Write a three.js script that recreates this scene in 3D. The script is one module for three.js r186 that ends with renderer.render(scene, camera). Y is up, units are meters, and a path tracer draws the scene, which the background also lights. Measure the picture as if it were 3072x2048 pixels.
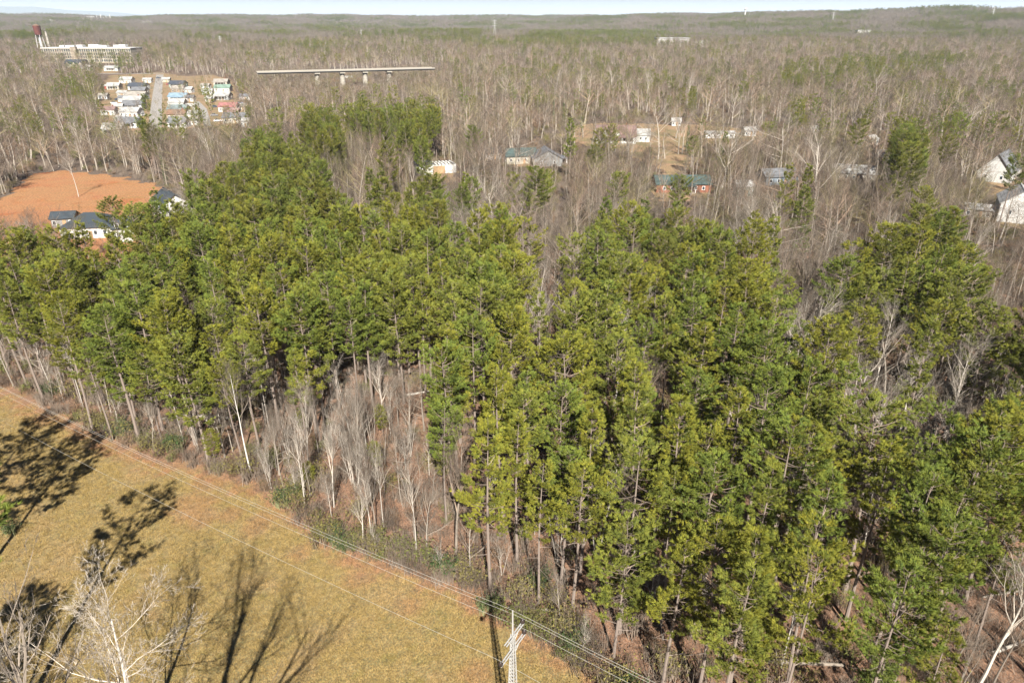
import * as THREE from 'three';
import { mergeGeometries } from 'three/addons/utils/BufferGeometryUtils.js';
import { createNoise2D } from 'simplex-noise';

// ---------------------------------------------------------------- camera, sky, sun, exposure
const EYE = 55, FOCAL = 2080, PITCH = Math.atan(968 / 2080);           // drone 55 m above the field; focal length in photo pixels
const scene = new THREE.Scene();
const camera = new THREE.PerspectiveCamera(2 * Math.atan(1024 / FOCAL) * 180 / Math.PI, 1024 / 682, 0.5, 90000);
camera.position.set(0, EYE, 0);
camera.rotation.set(-PITCH, 0, 0);
const renderer = new THREE.WebGLRenderer({ antialias: true });
renderer.setSize(1024, 682);
renderer.toneMapping = THREE.LinearToneMapping;
renderer.toneMappingExposure = 3.1;
renderer.shadowMap.enabled = true;

const SUN_DIR = new THREE.Vector3(0.137 * 0.785, 0.62, 0.99 * 0.785).normalize();
const sun = new THREE.DirectionalLight(new THREE.Color(1, 0.945, 0.86), 5);
sun.name = 'sun';
sun.position.copy(SUN_DIR).multiplyScalar(400).add(new THREE.Vector3(0, 0, -150));
sun.target.position.set(0, 0, -150);
sun.castShadow = true; sun.shadow.radius = 1;
sun.shadow.mapSize.set(4096, 4096);
Object.assign(sun.shadow.camera, { left: -300, right: 300, top: 300, bottom: -300, near: 1, far: 1200 });
scene.add(sun, sun.target);

function rng(seed) { let a = seed >>> 0; return () => { a = (a + 0x6D2B79F5) | 0; let t = Math.imul(a ^ (a >>> 15), 1 | a); t = (t + Math.imul(t ^ (t >>> 7), 61 | t)) ^ t; return ((t ^ (t >>> 14)) >>> 0) / 4294967296; }; }
const noise = createNoise2D(rng(11)), noiseB = createNoise2D(rng(23));
const fbm = (x, y, o = 4) => { let s = 0, a = 1, t = 0; for (let i = 0; i < o; i++) { s += a * noise(x, y); t += a; a *= 0.5; x = x * 2.03 + 7.1; y = y * 2.03 - 3.7; } return s / t; };
const clamp = THREE.MathUtils.clamp, lerp = THREE.MathUtils.lerp, smooth = THREE.MathUtils.smoothstep;

{ // clear winter sky: pale at the horizon, blue overhead, a few thin streaks of high cloud
  const w = 1024, h = 512, d = new Float32Array(w * h * 4);
  for (let j = 0; j < h; j++) {
    const el = ((j + 0.5) / h - 0.5) * Math.PI, up = Math.max(0, el);
    const k = Math.exp(-up / 0.11), k2 = Math.exp(-up / 0.05);
    for (let i = 0; i < w; i++) {
      const az = (i + 0.5) / w * Math.PI * 2;
      let c = [lerp(0.011, 0.22, k) + 0.04 * k2, lerp(0.027, 0.255, k) + 0.04 * k2, lerp(0.072, 0.29, k) + 0.03 * k2];
      const s = Math.sin(el), st = up > 0 ? smooth(fbm(Math.cos(az) * 5 + 3, Math.sin(az) * 5 + s * 40, 5), 0.15, 0.9) * 0.22 : 0;
      c = c.map((v, n) => lerp(v, [0.26, 0.275, 0.29][n], st));
      d.set([c[0], c[1], c[2], 1], (j * w + i) * 4);
    }
  }
  const t = new THREE.DataTexture(d, w, h, THREE.RGBAFormat, THREE.FloatType);
  t.mapping = THREE.EquirectangularReflectionMapping; t.magFilter = THREE.LinearFilter; t.minFilter = THREE.LinearFilter; t.needsUpdate = true;
  scene.background = t; scene.environment = t;
}
scene.fog = new THREE.FogExp2(new THREE.Color(0.76, 0.87, 1.0), 0.00005);

// ---------------------------------------------------------------- pixels of the photograph -> points of the place
const cP = Math.cos(PITCH), sP = Math.sin(PITCH);
function ray(u, v) { const x = (u - 1536) / FOCAL, y = -(v - 1024) / FOCAL; return [x, y * cP - sP, -cP - y * sP]; }
function project(x, y, z) { const dy = y - EYE, depth = -z * cP - dy * sP; if (depth <= 0.1) return [-1e5, -1e5, depth]; return [1536 + x / depth * FOCAL, 1024 - (dy * cP - z * sP) / depth * FOCAL, depth]; }
function terrain(x, z) {
  const d = Math.hypot(x, z);
  if (d < 850) return 0;
  const a = Math.atan2(x, -z), t = smooth(d, 850, 2600);
  let h = t * (14 * noise(x / 1100, z / 1100) + 6 * noiseB(x / 420, z / 420));
  const right = smooth(a, -0.1, 0.65);
  h += smooth(d, lerp(3000, 1500, right), lerp(5200, 3300, right)) * (lerp(50, 66, right) + 5 * noise(a * 9, 3.3));
  return h;
}
function ground(u, v) { // where the line of sight through a pixel meets the terrain
  const [x, y, z] = ray(u, v); let t = EYE / -Math.min(y, -1e-4);
  if (t * Math.hypot(x, z) < 850) return new THREE.Vector3(x * t, 0, z * t);
  for (let s = 700; s < 9000; s *= 1.004) if (EYE + y * s <= terrain(x * s, z * s)) { t = s; break; }
  return new THREE.Vector3(x * t, terrain(x * t, z * t), z * t);
}
function inPoly(p, x, y) { let c = false; for (let i = 0, j = p.length - 1; i < p.length; j = i++) { const [a, b] = p[i], [e, f] = p[j]; if ((b > y) !== (f > y) && x < (e - a) * (y - b) / (f - b) + a) c = !c; } return c; }
function curve(pts, x) { if (x <= pts[0][0]) return pts[0][1]; for (let i = 1; i < pts.length; i++) if (x <= pts[i][0]) return lerp(pts[i - 1][1], pts[i][1], (x - pts[i - 1][0]) / (pts[i][0] - pts[i - 1][0])); return pts[pts.length - 1][1]; }

// ---------------------------------------------------------------- helpers
const used = {};
function numbered(n) { const k = used[n] = (used[n] ?? -1) + 1; return k ? n + '_' + String(k).padStart(3, '0') : n; }
function tag(o, label, category, group, kind) { if (label) o.userData.label = label; if (category) o.userData.category = category; if (group) o.userData.group = group; if (kind) o.userData.kind = kind; return o; }
function thing(name, label, category, group) { const g = new THREE.Group(); g.name = numbered(name); tag(g, label, category, group); scene.add(g); return g; }
function part(parent, name, geo, mat) { const m = new THREE.Mesh(geo, mat); m.name = name; m.castShadow = m.receiveShadow = true; parent.add(m); return m; }
function structure(name, geo, mat) { const m = new THREE.Mesh(geo, mat); m.name = name; m.castShadow = m.receiveShadow = true; m.userData.kind = 'structure'; scene.add(m); return m; }

class MB { // collects triangles with vertex colours
  constructor() { this.p = []; this.c = []; this.n = []; this.hasN = false; }
  tri(a, b, c, col) { this.p.push(a[0], a[1], a[2], b[0], b[1], b[2], c[0], c[1], c[2]); for (let i = 0; i < 3; i++) this.c.push(col[0], col[1], col[2]); }
  tube(pts, rad, sides, col) { // tapered tube along points
    const rings = [];
    for (let i = 0; i < pts.length; i++) {
      const a = pts[Math.max(0, i - 1)], b = pts[Math.min(pts.length - 1, i + 1)];
      let dx = b[0] - a[0], dy = b[1] - a[1], dz = b[2] - a[2]; const l = Math.hypot(dx, dy, dz) || 1; dx /= l; dy /= l; dz /= l;
      let ux, uy, uz; if (Math.abs(dy) < 0.9) { ux = -dz; uy = 0; uz = dx; } else { ux = 0; uy = dz; uz = -dy; }
      const m = Math.hypot(ux, uy, uz); ux /= m; uy /= m; uz /= m;
      const vx = dy * uz - dz * uy, vy = dz * ux - dx * uz, vz = dx * uy - dy * ux, ring = [];
      for (let k = 0; k < sides; k++) { const t = k / sides * 6.28319, c = Math.cos(t) * rad[i], s = Math.sin(t) * rad[i]; ring.push([pts[i][0] + ux * c + vx * s, pts[i][1] + uy * c + vy * s, pts[i][2] + uz * c + vz * s]); }
      rings.push(ring);
    }
    for (let i = 1; i < rings.length; i++) for (let k = 0; k < sides; k++) {
      const k2 = (k + 1) % sides, a = rings[i - 1][k], b = rings[i - 1][k2], c = rings[i][k2], d = rings[i][k];
      this.tri(a, b, c, col); if (rad[i] > 1e-4) this.tri(a, c, d, col);
    }
  }
  build() { const g = new THREE.BufferGeometry(); g.setAttribute('position', new THREE.Float32BufferAttribute(this.p, 3)); g.setAttribute('color', new THREE.Float32BufferAttribute(this.c, 3)); return g; }
}
const shade = (c, f) => [c[0] * f, c[1] * f, c[2] * f];

// grain textures (colour only)
function grain(w, f0, rep, blend = 0.15) {
  const B = w * blend, f = (i, j) => { let c = f0(i, j); if (i > w - B) { const t = (i - w + B) / B, e = f0(i - w, j); c = c.map((v, k) => lerp(v, e[k], t)); } if (j > w - B) { const t = (j - w + B) / B; let e = f0(i, j - w); if (i > w - B) { const q = (i - w + B) / B, h = f0(i - w, j - w); e = e.map((v, k) => lerp(v, h[k], q)); } c = c.map((v, k) => lerp(v, e[k], t)); } return c; };
  const d = new Uint8Array(w * w * 4); for (let j = 0; j < w; j++) for (let i = 0; i < w; i++) { const c = f(i, j); d.set([clamp(c[0] * 255, 0, 255), clamp(c[1] * 255, 0, 255), clamp(c[2] * 255, 0, 255), 255], (j * w + i) * 4); }
  const t = new THREE.DataTexture(d, w, w); t.colorSpace = THREE.SRGBColorSpace; t.wrapS = t.wrapT = THREE.RepeatWrapping; t.magFilter = THREE.LinearFilter; t.minFilter = THREE.LinearFilter; t.repeat.set(rep, rep); t.needsUpdate = true; return t;
}
const torus = (i, j, w, s, f = noise) => { const a = i / w * 6.28319, b = j / w * 6.28319; return f(Math.cos(a) * s + Math.cos(b) * s * 1.7, Math.sin(a) * s + Math.sin(b) * s * 1.7); };
// ---------------------------------------------------------------- materials
const leafMat = (r, g, b, tr = 0.22) => new THREE.MeshPhysicalMaterial({ color: new THREE.Color(r, g, b), vertexColors: true, roughness: 0.75, side: THREE.DoubleSide, transmission: tr, thickness: 0, specularIntensity: 0.35 });
const barkMat = (r, g, b) => new THREE.MeshStandardMaterial({ color: new THREE.Color(r, g, b), vertexColors: true, roughness: 0.95, side: THREE.DoubleSide });
const pineLeaf = [leafMat(1, 1, 1), leafMat(0.84, 0.95, 0.95), leafMat(1.1, 1.02, 0.8)];
const pineBark = barkMat(0.17, 0.135, 0.112);
const greyBark = [barkMat(0.25, 0.218, 0.18), barkMat(0.18, 0.15, 0.12), barkMat(0.38, 0.345, 0.3)];
const twigMat = [barkMat(0.084, 0.07, 0.056), barkMat(0.08, 0.062, 0.047), barkMat(0.16, 0.142, 0.12)];
const plain = (r, g, b, rough = 0.8, metal = 0) => new THREE.MeshStandardMaterial({ color: new THREE.Color(r, g, b), roughness: rough, metalness: metal });

// ---------------------------------------------------------------- trees
// needles stand in tufts at the ends of twigs
function tuft(mb, x, y, z, dx, dy, dz, L, w, n, col, R) {
  for (let k = 0; k < n; k++) {
    let ax = dx + (R() - 0.5) * 1.7, ay = dy + (R() - 0.5) * 1.5, az = dz + (R() - 0.5) * 1.7; const l = Math.hypot(ax, ay, az) || 1, len = L * (0.7 + R() * 0.5); ax /= l; ay /= l; az /= l;
    let bx = R() - 0.5, by = R() - 0.5, bz = R() - 0.5; const q = bx * ax + by * ay + bz * az; bx -= q * ax; by -= q * ay; bz -= q * az; const m = w / 2 / (Math.hypot(bx, by, bz) || 1); bx *= m; by *= m; bz *= m;
    mb.tri([x - bx, y - by, z - bz], [x + bx, y + by, z + bz], [x + ax * len, y + ay * len, z + az * len], shade(col, 0.85 + R() * 0.3));
  }
}
const mixc = (a, b, t) => a.map((v, k) => lerp(v, b[k], t));
const needleCols = [[0.164, 0.182, 0.026], [0.138, 0.160, 0.026], [0.190, 0.200, 0.028], [0.115, 0.142, 0.028], [0.206, 0.206, 0.029]];
function makePine(seed, o) { // H height, cb crown base (share of H), rad crown radius, prof shape, per branch detail
  const R = rng(seed), T = new MB(), C = new MB(), H = o.H, pts = [], rr = [];
  const bx = (R() - 0.5) * 0.9, bz = (R() - 0.5) * 0.9, r0 = H * 0.0095;
  const axis = (y) => { const t = y / H; return [bx * t * t + 0.15 * Math.sin(t * 5 + seed), y, bz * t * t + 0.15 * Math.cos(t * 4 + seed)]; };
  for (let i = 0; i <= 10; i++) { const t = i / 10; pts.push(axis(t * H * 0.99)); rr.push(Math.max(0.015, r0 * (i ? Math.pow(1 - t, 0.75) : 1.25))); }
  T.tube(pts, rr, o.far ? 4 : 7, [1, 1, 1]);
  const step = o.step, y0 = H * o.cb;
  if (!o.far) for (let y = y0 * 0.55; y < y0; y += 0.8) { const a = R() * 6.28, l = 0.6 + R() * 1.8, s = axis(y); T.tube([s, [s[0] + Math.cos(a) * l, y + (R() - 0.4) * 0.6, s[2] + Math.sin(a) * l]], [0.04, 0.008], 3, [1.15, 1.15, 1.15]); }
  const lumps = []; for (let i = 0; i < 9; i++) lumps.push([R() * 6.28, R(), 0.5 + R()]); // boughs that stick out further than the rest
  for (let y = y0; y < H - 0.1; y += step * (0.7 + R() * 0.6)) {
    const s0 = (y - y0) / (H - y0), nb = Math.round(o.nb * (0.7 + R() * 0.6)), a0 = R() * 6.28;
    for (let b = 0; b < nb; b++) {
      const yb = Math.min(H - 0.15, y + (R() - 0.5) * step * 2.2), s = clamp((yb - y0) / (H - y0), 0, 1), az = a0 + b / nb * 6.28 + (R() - 0.5) * 0.9;
      let swell = 0; for (const [la, ls, lw] of lumps) { const da = Math.abs(((az - la + 9.42) % 6.28) - 3.14), e = Math.exp(-((3.14 - da) ** 2) * 0 - (Math.min(da, 6.28 - da) ** 2) / 0.5 - ((s - ls) ** 2) / 0.02); swell += e * lw; }
      const L = Math.max(0.45, o.rad * o.prof(s) * (0.62 + 0.3 * R() + 0.28 * Math.min(1.3, swell))), rise = lerp(0.08, 0.85, s * s) + (R() - 0.5) * 0.5;
      const st = axis(yb), dx = Math.cos(az), dz = Math.sin(az), bp = [], br = [], ns = 4;
      for (let i = 0; i <= ns; i++) { const t = i / ns; bp.push([st[0] + dx * L * t, yb + L * (rise * t * 0.75 + 0.5 * t * t - 0.25 * t), st[2] + dz * L * t]); br.push(lerp(0.016 + L * 0.009, 0.01, t)); }
      if (!o.far || b % 3 === 0) T.tube(o.far ? [bp[0], bp[3]] : bp.slice(0, 4), o.far ? [br[0], br[3]] : br.slice(0, 4), 3, shade([0.9, 0.86, 0.82], R() < 0.1 ? 1.5 : 0.75));
      const base0 = needleCols[Math.floor(R() * needleCols.length)], nSub = Math.max(o.far ? 2 : 4, Math.round((L + 0.5) * o.sub));
      for (let q = 0; q < nSub; q++) {
        const base = mixc(base0, needleCols[Math.floor(R() * needleCols.length)], 0.6), t = lerp(0.4, 1.04, Math.pow((q + R()) / nSub, 0.75)), i = Math.min(ns - 1, Math.floor(t * ns)), f = t * ns - i, P = [0, 1, 2].map((k) => lerp(bp[i][k], bp[i + 1][k], f));
        const side = (R() - 0.5) * 2.6, sl = (0.15 + 0.85 * R()) * Math.min(0.95, 0.3 + L * 0.26) * (1.1 - t * 0.4);
        let ex = dx * 0.7 - dz * side, ez = dz * 0.7 + dx * side; const m = Math.hypot(ex, ez) || 1; ex /= m; ez /= m;
        const ey = R() * 1.3 - 0.35;
        for (let k = 0; k < o.puffs; k++) {
          const g = o.far ? (k + 0.5 + R() * 0.6) / o.puffs : 0.5 + R() * 0.6, j = 0.2;
          tuft(C, P[0] + ex * sl * g + (R() - 0.5) * j, P[1] + ey * sl * g + (R() - 0.5) * j, P[2] + ez * sl * g + (R() - 0.5) * j, ex * 0.75 + dx * 0.3, 0.85, ez * 0.75 + dz * 0.3, o.nl, o.nw, o.nn, shade(base, 0.8 + R() * 0.4), R);
        }
      }
    }
  }
  return { trunk: T.build(), crown: C.build(), H };
}
const roundTop = (s) => Math.pow(Math.max(0, 1 - s ** 2.2), 0.62) * (0.5 + 0.5 * Math.min(1, s / 0.35)) + 0.03;
const conical = (s) => Math.pow(1 - s, 0.72) * (0.7 + 0.3 * Math.min(1, s / 0.2)) + 0.04;
const flatTop = (s) => Math.pow(Math.max(0, 1 - s ** 3), 0.6) * (0.35 + 0.65 * Math.min(1, s / 0.5)) + 0.04;
const column = (s) => Math.pow(Math.max(0, 1 - s ** 1.6), 0.55) * 0.85 * (0.8 + 0.2 * Math.sin(s * 11)) + 0.04;
const near = { step: 0.56, nb: 3.9, sub: 8.2, puffs: 1, nl: 0.37, nw: 0.05, nn: 21 };
const pines = [
  { ...near, H: 21, cb: 0.5, rad: 3.7, prof: roundTop, word: 'broad rounded crown' },
  { ...near, H: 22, cb: 0.55, rad: 3.1, prof: roundTop, word: 'high domed crown' },
  { ...near, H: 20, cb: 0.42, rad: 2.9, prof: conical, word: 'pointed conical crown' },
  { ...near, H: 22, cb: 0.58, rad: 3.5, prof: flatTop, word: 'flat spreading top' },
  { ...near, H: 22, cb: 0.42, rad: 2.6, prof: column, word: 'narrow tufted crown' },
  { ...near, H: 21, cb: 0.55, rad: 3.4, prof: flatTop, nb: 3.0, step: 0.72, word: 'open gappy crown' },
  { ...near, H: 18, cb: 0.34, rad: 3.2, prof: roundTop, word: 'low dense crown' },
  { ...near, H: 21, cb: 0.48, rad: 2.9, prof: column, nb: 3.2, step: 0.66, word: 'slim ragged crown' },
].map((o, i) => ({ ...makePine(100 + i * 7, o), ...o }));
const farP = { far: 1, step: 0.95, nb: 4.5, sub: 2.6, puffs: 2, nl: 0.5, nw: 0.085, nn: 10 };
const farPines = [
  makePine(301, { ...farP, H: 20, cb: 0.5, rad: 3.4, prof: roundTop }),
  makePine(302, { ...farP, H: 20, cb: 0.5, rad: 3.4, prof: flatTop }),
  makePine(303, { ...farP, H: 20, cb: 0.35, rad: 2.8, prof: conical }),
];

function makeBare(seed, o) { // leafless broadleaf tree
  const R = rng(seed), T = new MB(), C = new MB();
  function grow(p, d, L, r, depth, mbuf) {
    const ns = depth === 0 ? 7 : depth === 1 ? 4 : depth === 2 ? 3 : 2, pts = [p], rad = [r], dirs = [d]; let q = p, w = d;
    const endR = depth === 0 ? r * (1 - o.trunkTaper) : r * 0.3;
    for (let i = 1; i <= ns; i++) {
      const wob = o.wob * (depth === 0 ? 0.35 : 1);
      w = [w[0] + (R() - 0.5) * wob, w[1] + (R() - 0.5) * wob * 0.6 + o.up * (depth ? 0.12 : 0.05), w[2] + (R() - 0.5) * wob]; const l = Math.hypot(...w); w = w.map((x) => x / l);
      q = [q[0] + w[0] * L / ns, q[1] + w[1] * L / ns, q[2] + w[2] * L / ns]; pts.push(q); dirs.push(w); rad.push(lerp(r, endR, i / ns));
    }
    const col = shade(depth === 0 ? [1, 1, 1] : depth === 1 ? [2.6, 2.57, 2.53] : depth === 2 ? [2.0, 1.97, 1.95] : shade([1, 0.98, 0.95], o.pale ?? 1), 0.85 + R() * 0.3);
    if (depth >= o.maxD) { // last twigs: thin slivers
      const wv = o.tw; let bx = R() - 0.5, by = R() - 0.5, bz = R() - 0.5; const m = wv / 2 / Math.hypot(bx, by, bz); bx *= m; by *= m; bz *= m;
      mbuf.tri([p[0] - bx, p[1] - by, p[2] - bz], [p[0] + bx, p[1] + by, p[2] + bz], q, col);
      if (o.leaf && R() < o.leaf) for (let k = 0; k < 3; k++) { const f = R(), x = lerp(p[0], q[0], f), y = lerp(p[1], q[1], f), z = lerp(p[2], q[2], f), s = o.ls; mbuf.tri([x, y, z], [x + (R() - 0.5) * s, y + (R() - 0.5) * s, z + (R() - 0.5) * s], [x + (R() - 0.5) * s, y + (R() - 0.5) * s, z + (R() - 0.5) * s], shade(o.lc, 0.7 + R() * 0.6)); }
      return;
    }
    mbuf.tube(pts, rad, depth === 0 ? (o.far ? 4 : 7) : depth === 1 ? (o.far ? 3 : 4) : 3, col);
    const n = o.kids[depth], from = depth === 0 ? o.fork : 0.25;
    for (let k = 0; k < n; k++) {
      const t = lerp(from, 1, Math.pow((k + R() * 0.9) / n, depth === 0 ? 0.8 : 1)), i = Math.min(ns - 1, Math.floor(t * ns)), f = t * ns - i, s = [0, 1, 2].map((c) => lerp(pts[i][c], pts[i + 1][c], f)), dd = dirs[Math.min(ns, i + 1)];
      const a = R() * 6.28, spread = (depth === 0 ? o.spread : o.spread2) * (0.6 + R() * 0.7);
      let ux = -dd[2] + 0.01, uz = dd[0], uy = 0.0; const um = Math.hypot(ux, uy, uz); ux /= um; uz /= um; const vx = dd[1] * uz, vy = dd[2] * ux - dd[0] * uz, vz = -dd[1] * ux, c = Math.cos(a), sn = Math.sin(a);
      const nd = [dd[0] * Math.cos(spread) + (ux * c + vx * sn) * Math.sin(spread), dd[1] * Math.cos(spread) + vy * sn * Math.sin(spread), dd[2] * Math.cos(spread) + (uz * c + vz * sn) * Math.sin(spread)];
      const len = depth === 0 ? o.limb * L * lerp(1.15, 0.55, (t - from) / (1 - from)) * (0.7 + R() * 0.5) : L * o.ratio * (0.6 + R() * 0.6) * lerp(1.1, 0.75, t);
      grow(s, nd, len, Math.max(0.006, lerp(r, endR, t) * (depth === 0 ? o.limbR : 0.6)), depth + 1, C);
    }
  }
  const stems = o.stems || 1;
  for (let s = 0; s < stems; s++) { const a = s / stems * 6.28 + R(), k = stems > 1 ? 0.16 : 0.02; grow([Math.cos(a) * 0.2 * (stems > 1), -0.1, Math.sin(a) * 0.2 * (stems > 1)], [Math.cos(a) * k, 1, Math.sin(a) * k], o.H * (0.86 + R() * 0.1), o.H * o.thick / Math.sqrt(stems), 0, T); }
  const trunk = T.build(); trunk.computeVertexNormals();
  return { trunk: T.build(), crown: C.build(), H: o.H };
}
const bareBase = { H: 18, thick: 0.0095, trunkTaper: 0.85, wob: 0.32, up: 1, fork: 0.32, kids: [15, 8, 6, 4], spread: 0.75, spread2: 0.6, limb: 0.36, limbR: 0.5, ratio: 0.5, maxD: 4, tw: 0.022 };
const bares = [
  { ...bareBase, word: 'slender bare tree with upswept twigs', spread: 0.5, kids: [20, 8, 6, 4], limb: 0.34 },
  { ...bareBase, word: 'bare tree with wide forked limbs', spread: 0.95, fork: 0.28, kids: [12, 8, 7, 5], limb: 0.5, thick: 0.013, wob: 0.5, trunkTaper: 0.7 },
  { ...bareBase, word: 'tall straight bare tree with a high thin crown', H: 21, fork: 0.5, kids: [18, 8, 6, 4], limb: 0.27, spread: 0.6 },
  { ...bareBase, word: 'bare tree of several stems from one base', stems: 3, kids: [11, 7, 6, 3], limb: 0.3, spread: 0.55, fork: 0.25 },
  { ...bareBase, word: 'big spreading bare tree with crooked limbs', H: 17, thick: 0.016, fork: 0.22, kids: [11, 8, 7, 5], limb: 0.62, spread: 1.0, wob: 0.6, up: 0.7, trunkTaper: 0.75 },
  { ...bareBase, word: 'thin bare tree with feathery side twigs', H: 16, thick: 0.007, fork: 0.2, kids: [26, 9, 6, 3], limb: 0.27, spread: 0.7 },
].map((o, i) => ({ ...makeBare(500 + i * 13, o), ...o }));
const meadowTree = makeBare(888, { ...bareBase, H: 17, thick: 0.015, fork: 0.2, kids: [13, 10, 8, 6], limb: 0.6, spread: 1.0, spread2: 0.7, wob: 0.55, up: 0.75, trunkTaper: 0.75, limbR: 0.42, tw: 0.05, pale: 1.7 });
const giantTree = makeBare(890, { ...bareBase, H: 18, thick: 0.019, trunkTaper: 0.72, wob: 0.42, fork: 0.24, kids: [9, 7, 6, 4], limb: 0.52, limbR: 0.6, spread: 0.75, tw: 0.03 });
const farB = { ...bareBase, far: 1, tw: 0.06, thick: 0.014, limbR: 0.62 };
const farBares = [
  makeBare(701, { ...farB, kids: [12, 8, 6], spread: 0.75, limb: 0.42, maxD: 3 }),
  makeBare(702, { ...farB, kids: [9, 8, 7], spread: 1.0, limb: 0.55, maxD: 3, wob: 0.55, thick: 0.019 }),
  makeBare(703, { ...farB, kids: [12, 8, 6], spread: 0.75, fork: 0.36, limb: 0.36, maxD: 3 }),
  makeBare(704, { ...farB, kids: [11, 8, 6], spread: 0.85, limb: 0.44, maxD: 3, leaf: 0.45, ls: 0.3, lc: [0.75, 0.72, 0.28] }),
];
// ---------------------------------------------------------------- what grows where (all bounds were read off the photograph and are used on the ground)
const S = 3072 / 2352;
const fieldEdge = [[-400, 1010], [0, 1165], [150, 1235], [300, 1320], [480, 1385], [640, 1420], [740, 1450], [840, 1520], [980, 1640], [1100, 1680], [1250, 1730], [1420, 1800], [1520, 1870], [1640, 1950], [1800, 2048], [2400, 2500]]; // forest edge along the field
const isField = (u, v) => v > curve(fieldEdge, u);
const clearings = {
  red: [[-200, 660], [0, 600], [60, 545], [95, 522], [184, 511], [306, 521], [400, 536], [478, 558], [540, 610], [560, 690], [420, 790], [0, 800], [-200, 820]],
  town: [[300, 250], [322, 226], [400, 222], [480, 216], [560, 228], [640, 224], [700, 240], [724, 300], [742, 360], [690, 392], [600, 380], [540, 400], [470, 396], [380, 412], [330, 395], [286, 340]],
  farm: [[1660, 415], [1700, 380], [1790, 368], [1900, 370], [2040, 372], [2200, 380], [2330, 400], [2340, 440], [2230, 452], [2110, 440], [2060, 520], [2080, 560], [2160, 560], [2150, 600], [1960, 610], [1940, 560], [1990, 520], [1900, 480], [1860, 450], [1770, 440]],
  lawn: [[1255, 520], [1330, 490], [1390, 515], [1370, 550], [1290, 550]],
  east: [[2960, 640], [3100, 600], [3300, 640], [3300, 720], [3000, 690]],
  northeast: [[2950, 540], [3080, 540], [3080, 590], [2960, 590]],
  porchHouse: [[1500, 470], [1690, 455], [1680, 500], [1520, 510]],
  mill: [[130, 172], [400, 172], [402, 191], [130, 191]],
  cabins: [[196, 198], [360, 206], [356, 222], [200, 222]],
};
const inClearing = (u, v) => { for (const k in clearings) if (inPoly(clearings[k], u, v)) return k; return null; };
// upper outline of the pine stand: tops of the crowns, photo pixels / S
const pineTop = [[-200, 600], [0, 575], [130, 535], [280, 540], [330, 465], [420, 445], [470, 410], [560, 372], [620, 325], [690, 340], [740, 390], [760, 450], [850, 498], [940, 480], [1000, 440], [1040, 490], [1100, 525], [1160, 490], [1225, 545], [1245, 760], [1290, 760], [1300, 610], [1350, 560], [1390, 470], [1450, 455], [1500, 480], [1540, 440], [1600, 505], [1660, 480], [1720, 480], [1790, 600], [1815, 670], [1900, 650], [1960, 580], [2020, 555], [2090, 500], [2180, 490], [2210, 530], [2240, 640], [2300, 690], [2352, 650], [2600, 640]];
const pineGaps = [
  [[[2225, 1130], [2450, 1080], [2450, 1700], [2190, 1700]], 0.7],
  [[[1330, 1340], [1700, 1440], [1700, 1700], [1330, 1700]], 0.75], // openings with leafless trees inside the stand: polygon of crown tops, share of pines left
  [[[1850, 690], [1990, 660], [2160, 690], [2300, 720], [2352, 760], [2330, 900], [2240, 960], [2010, 950], [1960, 860]], 0.22],
  [[[1690, 580], [1820, 640], [1800, 720], [1720, 700]], 0.2],
  [[[2180, 600], [2400, 600], [2400, 800], [2260, 800]], 0.4],
  [[[1030, 830], [1120, 830], [1120, 920], [1030, 920]], 0.15],
  [[[1890, 920], [2010, 920], [2010, 1080], [1890, 1080]], 0.2],
];
const bareFloor = [[800, 985], [1010, 930], [1000, 1010], [985, 1130], [985, 1240], [900, 1290], [700, 1210], [600, 1120], [640, 1060], [780, 1040]].map(([a, b]) => [a * S, b * S]); // sapling thicket by the field (ground)
const groves = [[735, 285, 45, 38], [860, 248, 75, 34], [955, 262, 60, 55], [1000, 315, 40, 45], [345, 452, 40, 18], [860, 430, 26, 26], [985, 447, 48, 34], [1345, 312, 46, 22], [2095, 330, 40, 50], [1840, 232, 34, 26], [1240, 398, 34, 20], [1840, 415, 32, 36], [300, 145, 55, 18], [160, 185, 26, 12], [345, 290, 22, 14], [600, 330, 40, 20], [1060, 410, 20, 14], [1545, 425, 26, 16], [2190, 240, 40, 20], [1590, 210, 26, 10], [20, 390, 36, 22], [1660, 115, 120, 12], [2000, 140, 200, 14], [1830, 165, 40, 10]];
const bands = [[1040, 78, 90, 11], [1150, 93, 90, 8], [1290, 86, 110, 12], [1430, 84, 100, 13], [720, 97, 85, 8], [640, 78, 40, 6], [2080, 125, 160, 9], [1950, 140, 90, 9], [2150, 62, 70, 7], [1700, 58, 90, 5], [1930, 76, 120, 5], [820, 62, 120, 4], [520, 70, 60, 5], [2290, 40, 60, 8], [2300, 75, 50, 8], [1850, 48, 60, 4], [1300, 52, 120, 3], [820, 58, 160, 3]];
function wantsPine(x, z, H, R) {
  const [u, v] = project(x, terrain(x, z) + H, z), a = u / S, b = v / S, d = Math.hypot(x, z);
  const [gu, gv] = project(x, 0, z);
  if (d < 330) {
    if (inPoly(bareFloor, gu, gv)) return R < 0.05;
    if (b > curve(pineTop, a)) {
      for (const [p, s] of pineGaps) if (inPoly(p, a, b)) return R < s;
      return fbm(x / 13 + 60, z / 13, 2) < -0.42 ? R < 0.25 : R < 0.93;
    }
  }
  for (const [cx, cy, rx, ry] of d < 900 ? groves : bands) if (((a - cx) / rx) ** 2 + ((b - cy) / ry) ** 2 < 1) return R < 0.85;
  if (d < 330) return R < 0.015;
  return fbm(x / 200 + 9, z / 200, 3) > 0.25 ? R < 0.62 : R < 0.17;
}

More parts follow.
